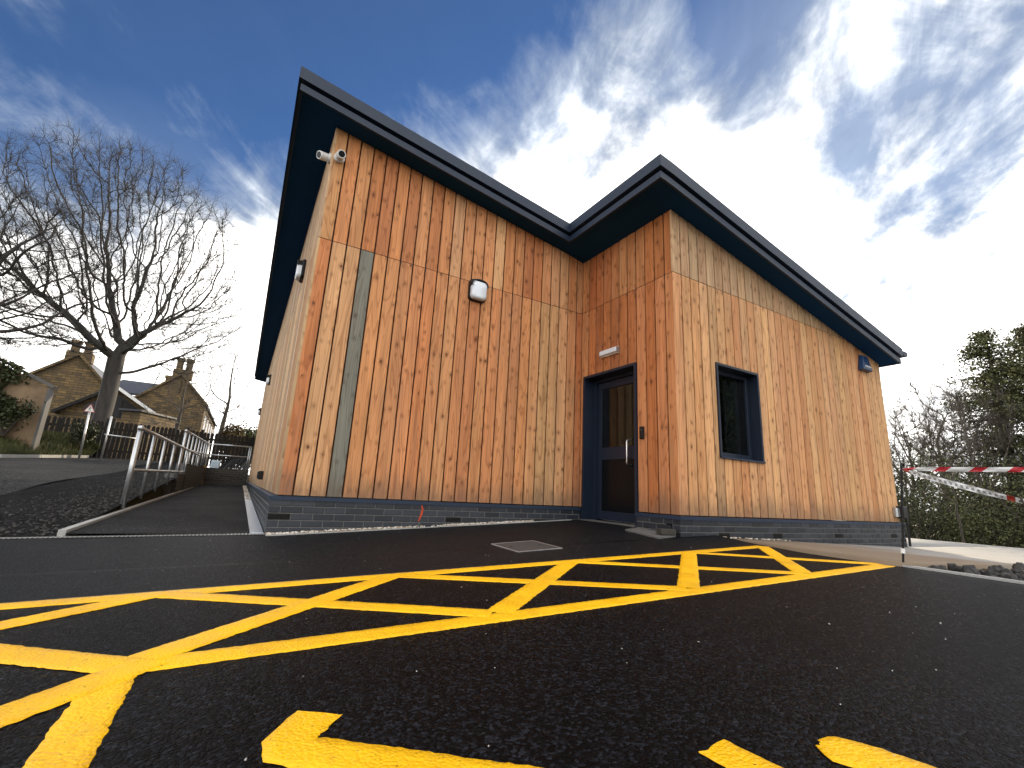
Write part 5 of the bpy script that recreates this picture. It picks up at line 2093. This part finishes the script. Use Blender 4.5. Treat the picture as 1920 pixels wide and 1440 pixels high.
def gable(x0, x1, xa, ze, za, y0, y1, wallname='wall', zb=0.4):
    """prism with a gable front at y0; roof slabs over"""
    v = [(x0, y0, zb), (x1, y0, zb), (x1, y0, ze[1]), (xa, y0, za), (x0, y0, ze[0])]
    w = [(x, y1, z_) for x, _, z_ in v]
    MB().hexa(v, w).build(wallname, M_['stone'], hs_)
    for (xe, zee) in ((x0, ze[0]), (x1, ze[1])):
        dx_ = (xe - xa)
        dz_ = (zee - za)
        L = math.hypot(dx_, dz_)
        ex, ez = xe + dx_ / L * 0.35, zee + dz_ / L * 0.35
        lo = [(xa, y0 - 0.15, za + 0.02), (ex, y0 - 0.15, ez + 0.02), (ex, y1, ez + 0.02), (xa, y1, za + 0.02)]
        MB().hexa(lo, [(x, y, z_ + 0.16) for x, y, z_ in lo]).build('roof', M_['slate'], hs_)
        MB().hexa([(xa, y0 - 0.30, za + 0.0), (ex, y0 - 0.30, ez + 0.0), (ex, y0 - 0.152, ez), (xa, y0 - 0.152, za)],
                  [(xa, y0 - 0.30, za + 0.22), (ex, y0 - 0.30, ez + 0.22), (ex, y0 - 0.152, ez + 0.22), (xa, y0 - 0.152, za + 0.22)]).build('coping', M_['stone'], hs_)


def chimney(x, y, zb, zt, n, w=0.75):
    MB().box((x - w * n / 2, y - 0.4, zb), (x + w * n / 2, y + 0.4, zb + (zt - zb) * 0.45)).build('chimney', M_['stone'], hs_)
    for i in range(n):
        cx_ = x - w * n / 2 + w * (i + 0.5)
        o = MB()
        zz0 = zb + (zt - zb) * 0.45
        o.box((cx_ - 0.24, y - 0.26, zz0), (cx_ + 0.24, y + 0.26, zt - 0.25))
        o.build('chimney_stack', M_['stone'], hs_)
        MB().box((cx_ - 0.31, y - 0.33, zt - 0.25), (cx_ + 0.31, y + 0.33, zt)).build('chimney_cap', M_['stone'], hs_)


# right gable block
rx0, rx1, rxa = hx(-7.0), hx(-3.1), hx(-4.75)
zeL, zeR, zaR = hzv(4.6), hzv(4.85), hzv(6.62)
gable(rx0, rx1, rxa, (zeL, zeR), zaR, HY, HY + 21)
chimney(rxa, HY + 0.6, zaR - 0.3, hzv(7.85), 2)
# windows on the sunlit flank
for i in range(5):
    y = HY + 2.2 + i * 3.7
    wdn = MB()
    z0_, z1_ = zeR - 3.6, zeR - 0.7
    for a in (0, 1):
        yy0 = y + a * 1.0
        p_ = MB().box((rx1 - 0.02, yy0, z0_), (rx1 + 0.006, yy0 + 0.75, z1_)).build('window', M_['darkpanel'], hs_)
        fm = MB()
        fm.box((rx1 + 0.0065, yy0 - 0.08, z0_ - 0.12), (rx1 + 0.09, yy0 + 0.83, z0_))
        fm.box((rx1 + 0.0065, yy0 - 0.08, z1_), (rx1 + 0.06, yy0 + 0.83, z1_ + 0.2))
        fm.build('sill', M_['stone'], p_)
# left gable block and link roof
gable(hx(-12.2), hx(-7.9), hx(-9.75), (hzv(4.7), hzv(4.8)), hzv(6.75), HY - 1.5, HY + 12)
chimney(hx(-9.85), HY - 0.8, hzv(6.45), hzv(7.75), 2, 0.85)
MB().box((hx(-12.35), HY - 1.2, hzv(5.0)), (hx(-12.15), HY - 0.8, hzv(5.75))).build('finial', M_['stone'], hs_)
lo = [(hx(-8.3), HY + 2.0, hzv(4.4)), (hx(-5.2), HY + 2.0, hzv(4.4)), (hx(-5.2), HY + 2.4, hzv(4.4)), (hx(-8.3), HY + 2.4, hzv(4.4))]
MB().hexa([(hx(-8.6), HY + 1.0, hzv(5.0)), (hx(-4.9), HY + 1.0, hzv(5.0)), (hx(-4.9), HY + 6, hzv(6.35)), (hx(-8.6), HY + 6, hzv(6.35))],
          [(hx(-8.6), HY + 1.0, hzv(5.15)), (hx(-4.9), HY + 1.0, hzv(5.15)), (hx(-4.9), HY + 6, hzv(6.5)), (hx(-8.6), HY + 6, hzv(6.5))]).build('roof', M_['slate'], hs_)
MB().box((hx(-8.3), HY + 1.2, 0.4), (hx(-5.5), HY + 6, hzv(4.98))).build('wall', M_['stone'], hs_)
chimney(hx(-6.0), HY + 6, hzv(6.3), hzv(7.2), 1)
chimney(hx(-5.6), HY + 7, hzv(6.3), hzv(6.95), 1)
# front wing with a wide arched window
FY = 38.0
kf = (FY + 5.222) / 32.222
fx = lambda x: CAM[0] + (x - CAM[0]) * kf
fz = lambda z_: CAM[2] + (z_ - CAM[2]) * kf
wg = root('stone_wing', (fx(-6.4), FY + 3, 0.6), 'low front wing of the stone house with wide dark gable window', 'house')
xa_, za_ = fx(-6.85), fz(4.55)
xl, zl_ = fx(-8.9), fz(3.05)
xr_, zr_ = fx(-4.25), fz(2.86)
v = [(xl, FY, 0.4), (xr_, FY, 0.4), (xr_, FY, zr_), (xa_, FY, za_), (xl, FY, zl_)]
MB().hexa(v, [(x, FY + 7, z_) for x, _, z_ in v]).build('wall', M_['stone'], wg)
for (xe, zee) in ((xl, zl_), (xr_, zr_)):
    d_ = Vector((xe - xa_, 0, zee - za_)).normalized() * 0.4
    lo = [(xa_, FY - 0.5, za_ + 0.02), (xe + d_.x, FY - 0.5, zee + d_.z + 0.02), (xe + d_.x, FY + 7.2, zee + d_.z + 0.02), (xa_, FY + 7.2, za_ + 0.02)]
    MB().hexa(lo, [(x, y, z_ + 0.18) for x, y, z_ in lo]).build('roof', M_['slate'], wg)
    lo = [(xa_, FY - 0.56, za_ - 0.08), (xe + d_.x, FY - 0.56, zee + d_.z - 0.08), (xe + d_.x, FY - 0.502, zee + d_.z - 0.08), (xa_, FY - 0.502, za_ - 0.08)]
    MB().hexa(lo, [(x, y, z_ + 0.24) for x, y, z_ in lo]).build('bargeboard', M_['signwhite' if xe == xr_ else 'fence'], wg)
wv = [(fx(-8.0), FY - 0.012, fz(2.95)), (fx(-5.55), FY - 0.012, fz(2.95)), (fx(-5.55), FY - 0.012, fz(3.35)), (fx(-6.6), FY - 0.012, fz(4.15)), (fx(-7.1), FY - 0.012, fz(4.15)), (fx(-8.0), FY - 0.012, fz(3.45))]
wo_ = MB().hexa(wv, [(x, FY + 0.02, z_) for x, y, z_ in wv]).build('window', M_['darkpanel'], wg)
for i in range(4):
    x = fx(-7.6 + 0.55 * i)
    MB().box((x - 0.03, FY - 0.05, fz(2.95)), (x + 0.03, FY - 0.0125, fz(3.4 if i in (0, 3) else 3.9))).build('mullion', M_['fence'], wo_)

# sunlit porch on the wing
pa = radians(-26)
pc_ = (fx(-4.95), FY - 3.2)


def prot(a, b):
    return (pc_[0] + a * cos(pa) - b * sin(pa), pc_[1] + a * sin(pa) + b * cos(pa))


pr_ = root('stone_porch', (pc_[0], pc_[1], 0.6), 'small stone porch catching golden sun in front of the wing', 'porch')
q4 = [prot(-0.6, -1.4), prot(0.55, -1.4), prot(0.55, 2.2), prot(-0.6, 2.2)]
MB().hexa([(x, y, 0.4) for x, y in q4], [(x, y, fz(3.05)) for x, y in q4]).build('wall', M_['stone'], pr_)
q4 = [prot(-0.75, -1.6), prot(0.7, -1.6), prot(0.7, 2.3), prot(-0.75, 2.3)]
MB().hexa([(x, y, fz(3.06)) for x, y in q4], [(x, y, fz(3.06) + 0.12) for x, y in q4]).build('roof', M_['slate'], pr_)

# ================================================================ RIGHT WOODLAND
def polar(px_angle, d):
    """bearing measured clockwise from +Y at the viewpoint"""
    return CAM[0] + d * sin(px_angle), CAM[1] + d * cos(px_angle)


right = [
    # bearing deg, distance, base z, height, spread, label
    (72.9, 24, -2.2, 7.4, 2.2, 'bare tree with pale fine crown standing midway between building and evergreens'),
    (75.0, 21, -2.2, 6.6, 1.5, 'bare tree leaning beside the tallest evergreen'),
    (70.6, 26, -2.4, 7.0, 2.0, 'bare tree partly hidden behind the right corner of the building'),
]
for i, (bd, d, bz, hgt, sp, lab) in enumerate(right):
    x, y = polar(radians(bd), d)
    tr_ = [(x, y, bz - 0.2), (x + 0.05, y, bz + 1.0), (x + 0.08, y + 0.05, bz + 2.0)]
    att = fan_points(900, (x, y, bz + 0.58 * hgt), sp, sp, hgt * 0.44, bz + 1.6, 61 + i, 0.6)
    bare_tree((x, y, bz), lab, tr_, att, 0.22, 0.34, 2.4, 0.0075, 0.15, 4500, 0.6, 70 + i, kmax=0.02, expo=2.0, mat='bark3', split=0.04, wobble=0.2)


def evergreen(base, hgt, rad, n, mat, label, seed, name='evergreen_tree'):
    """ragged tall evergreen: drooping sprays round a straight trunk"""
    rg = np.random.default_rng(seed)
    t = root(name, base, label, 'tree', 'tall evergreens at the right edge')
    b = np.array(base)
    MB().tube([b - np.array((0, 0, 0.3)), b + np.array((0.05, 0, hgt * 0.5)), b + np.array((0, 0, hgt * 0.97))], [0.24, 0.15, 0.02], 8).build('trunk', M_['bark2'], t)
    pts, tw = [], MB()
    nb_ = 210
    for k in range(nb_):
        f_ = rg.random() ** 0.85
        z_ = hgt * (0.06 + 0.92 * f_)
        L = rad * (1 - f_) ** 0.62 * rg.uniform(0.55, 1.15) + 0.15
        a = rg.random() * 6.28
        d = np.array((cos(a), sin(a), rg.uniform(-0.05, 0.35)))
        s0_ = b + np.array((0, 0, z_))
        m = int(n / nb_ * (0.4 + 1.2 * L / rad))
        tt = rg.random(m) ** 0.7
        q = s0_ + d * (L * tt)[:, None]
        q[:, 2] += -0.25 * L * tt ** 2
        q += rg.normal(size=(m, 3)) * np.array((0.20, 0.20, 0.13)) * (0.5 + 0.6 * L / rad)
        pts.append(q)
        e = s0_ + d * L * 0.9 - np.array((0, 0, 0.2 * L))
        tw.tube([s0_, (s0_ + e) / 2 + np.array((0, 0, 0.05)), e], [0.03, 0.018, 0.006], 4, cap=False)
    V, F = leaf_cloud(np.concatenate(pts), 0.045)
    fast_mesh('crown', V, F, M_[mat], t)
    tw.build('branch', M_['bark2'], t)


for i, (bd, d, bz, hgt, rad, mat, lab) in enumerate([
    (77.0, 22, -2.4, 9.0, 2.5, 'leafbrown', 'tall ragged evergreen with the highest pointed top, right of the bare trees'),
    (79.4, 23, -2.4, 9.1, 2.5, 'leafbrown', 'tall evergreen at the extreme right edge'),
    (82.6, 20, -2.4, 8.5, 2.6, 'leafdark', 'evergreen mostly cut off beyond the right edge')]):
    x, y = polar(radians(bd), d)
    evergreen((x, y, bz), hgt, rad, 30000, mat, lab, 90 + i)
for i, (bd, d, bz, rx, rz, n, mat, lab) in enumerate([  # understorey
    (69.8, 18.5, -1.6, 1.7, 3.4, 5200, 'leafdark', 'dense dark shrub directly behind the right corner of the building'),
    (72.4, 19.5, -1.9, 1.8, 2.4, 5200, 'leafdark', 'dense dark shrub under the bare trees, left of the tape'),
    (75.0, 18.5, -1.9, 1.7, 3.0, 5200, 'leafbrown', 'brownish shrub in front of the tallest evergreen'),
    (77.6, 18.0, -1.8, 1.7, 2.3, 5200, 'leafdark', 'dark shrub behind the slanting tape, near the right edge'),
    (80.2, 17.5, -1.8, 1.9, 3.2, 5200, 'leafdark', 'dark shrub at the extreme right behind the tapes')]):
    x, y = polar(radians(bd), d)
    bush((x, y, bz), rx, rx, rz, n, 0.034, mat, lab, seed=110 + i, group='shrubs below the right-hand trees', clumps=30)
for i, (bd, d, hgt, lab) in enumerate([(73.3, 15.2, 2.3, 'pale thin sapling standing before the dark shrubs'), (78.7, 15.0, 2.0, 'pale leaning sapling near the right edge')]):
    x, y = polar(radians(bd), d)
    bz = -0.9
    tr_ = [(x, y, bz), (x + 0.05, y, bz + 0.5), (x + 0.03, y, bz + 1.0)]
    att = fan_points(40, (x, y, bz + 1.7), 0.7, 0.7, 0.8, bz + 0.9, 130 + i, 0.6)
    bare_tree((x, y, bz), lab, tr_, att, 0.16, 0.3, 2.0, 0.006, 0.024, 40, 0.4, 140 + i, kmax=0.02, mat='barkpale', split=0.012, name='sapling', group='saplings at the wood edge')


def woodland(label, arc, d0, d1, n_clump, hlo, hhi, bz, seed, leaf=0.16, per=420):
    rg = np.random.default_rng(seed)
    pts = []
    for k in range(n_clump):
        bd = radians(rg.uniform(*arc))
        d = rg.uniform(d0, d1)
        x, y = polar(bd, d)
        hh = rg.uniform(hlo, hhi)
        c = np.array((x, y, bz))
        q = rg.normal(size=(per, 3)) * np.array((1.3, 1.3, hh * 0.30)) + c + np.array((0, 0, hh * 0.5))
        pts.append(q)
    P = np.concatenate(pts)
    V, F = leaf_cloud(P[P[:, 2] > bz], leaf)
    o = stuff(fast_mesh('woodland', V, F, M_['leafdark']))
    o['label'] = label
    o['category'] = 'woodland'


woodland('far dark wood beyond the right-hand trees', (62, 96), 30, 40, 110, 2.5, 5.2, -4.0, 5)
woodland('wood across the car park, reflected in the window', (108, 142), 32, 44, 90, 13, 17, -0.5, 6, 0.26, 700)
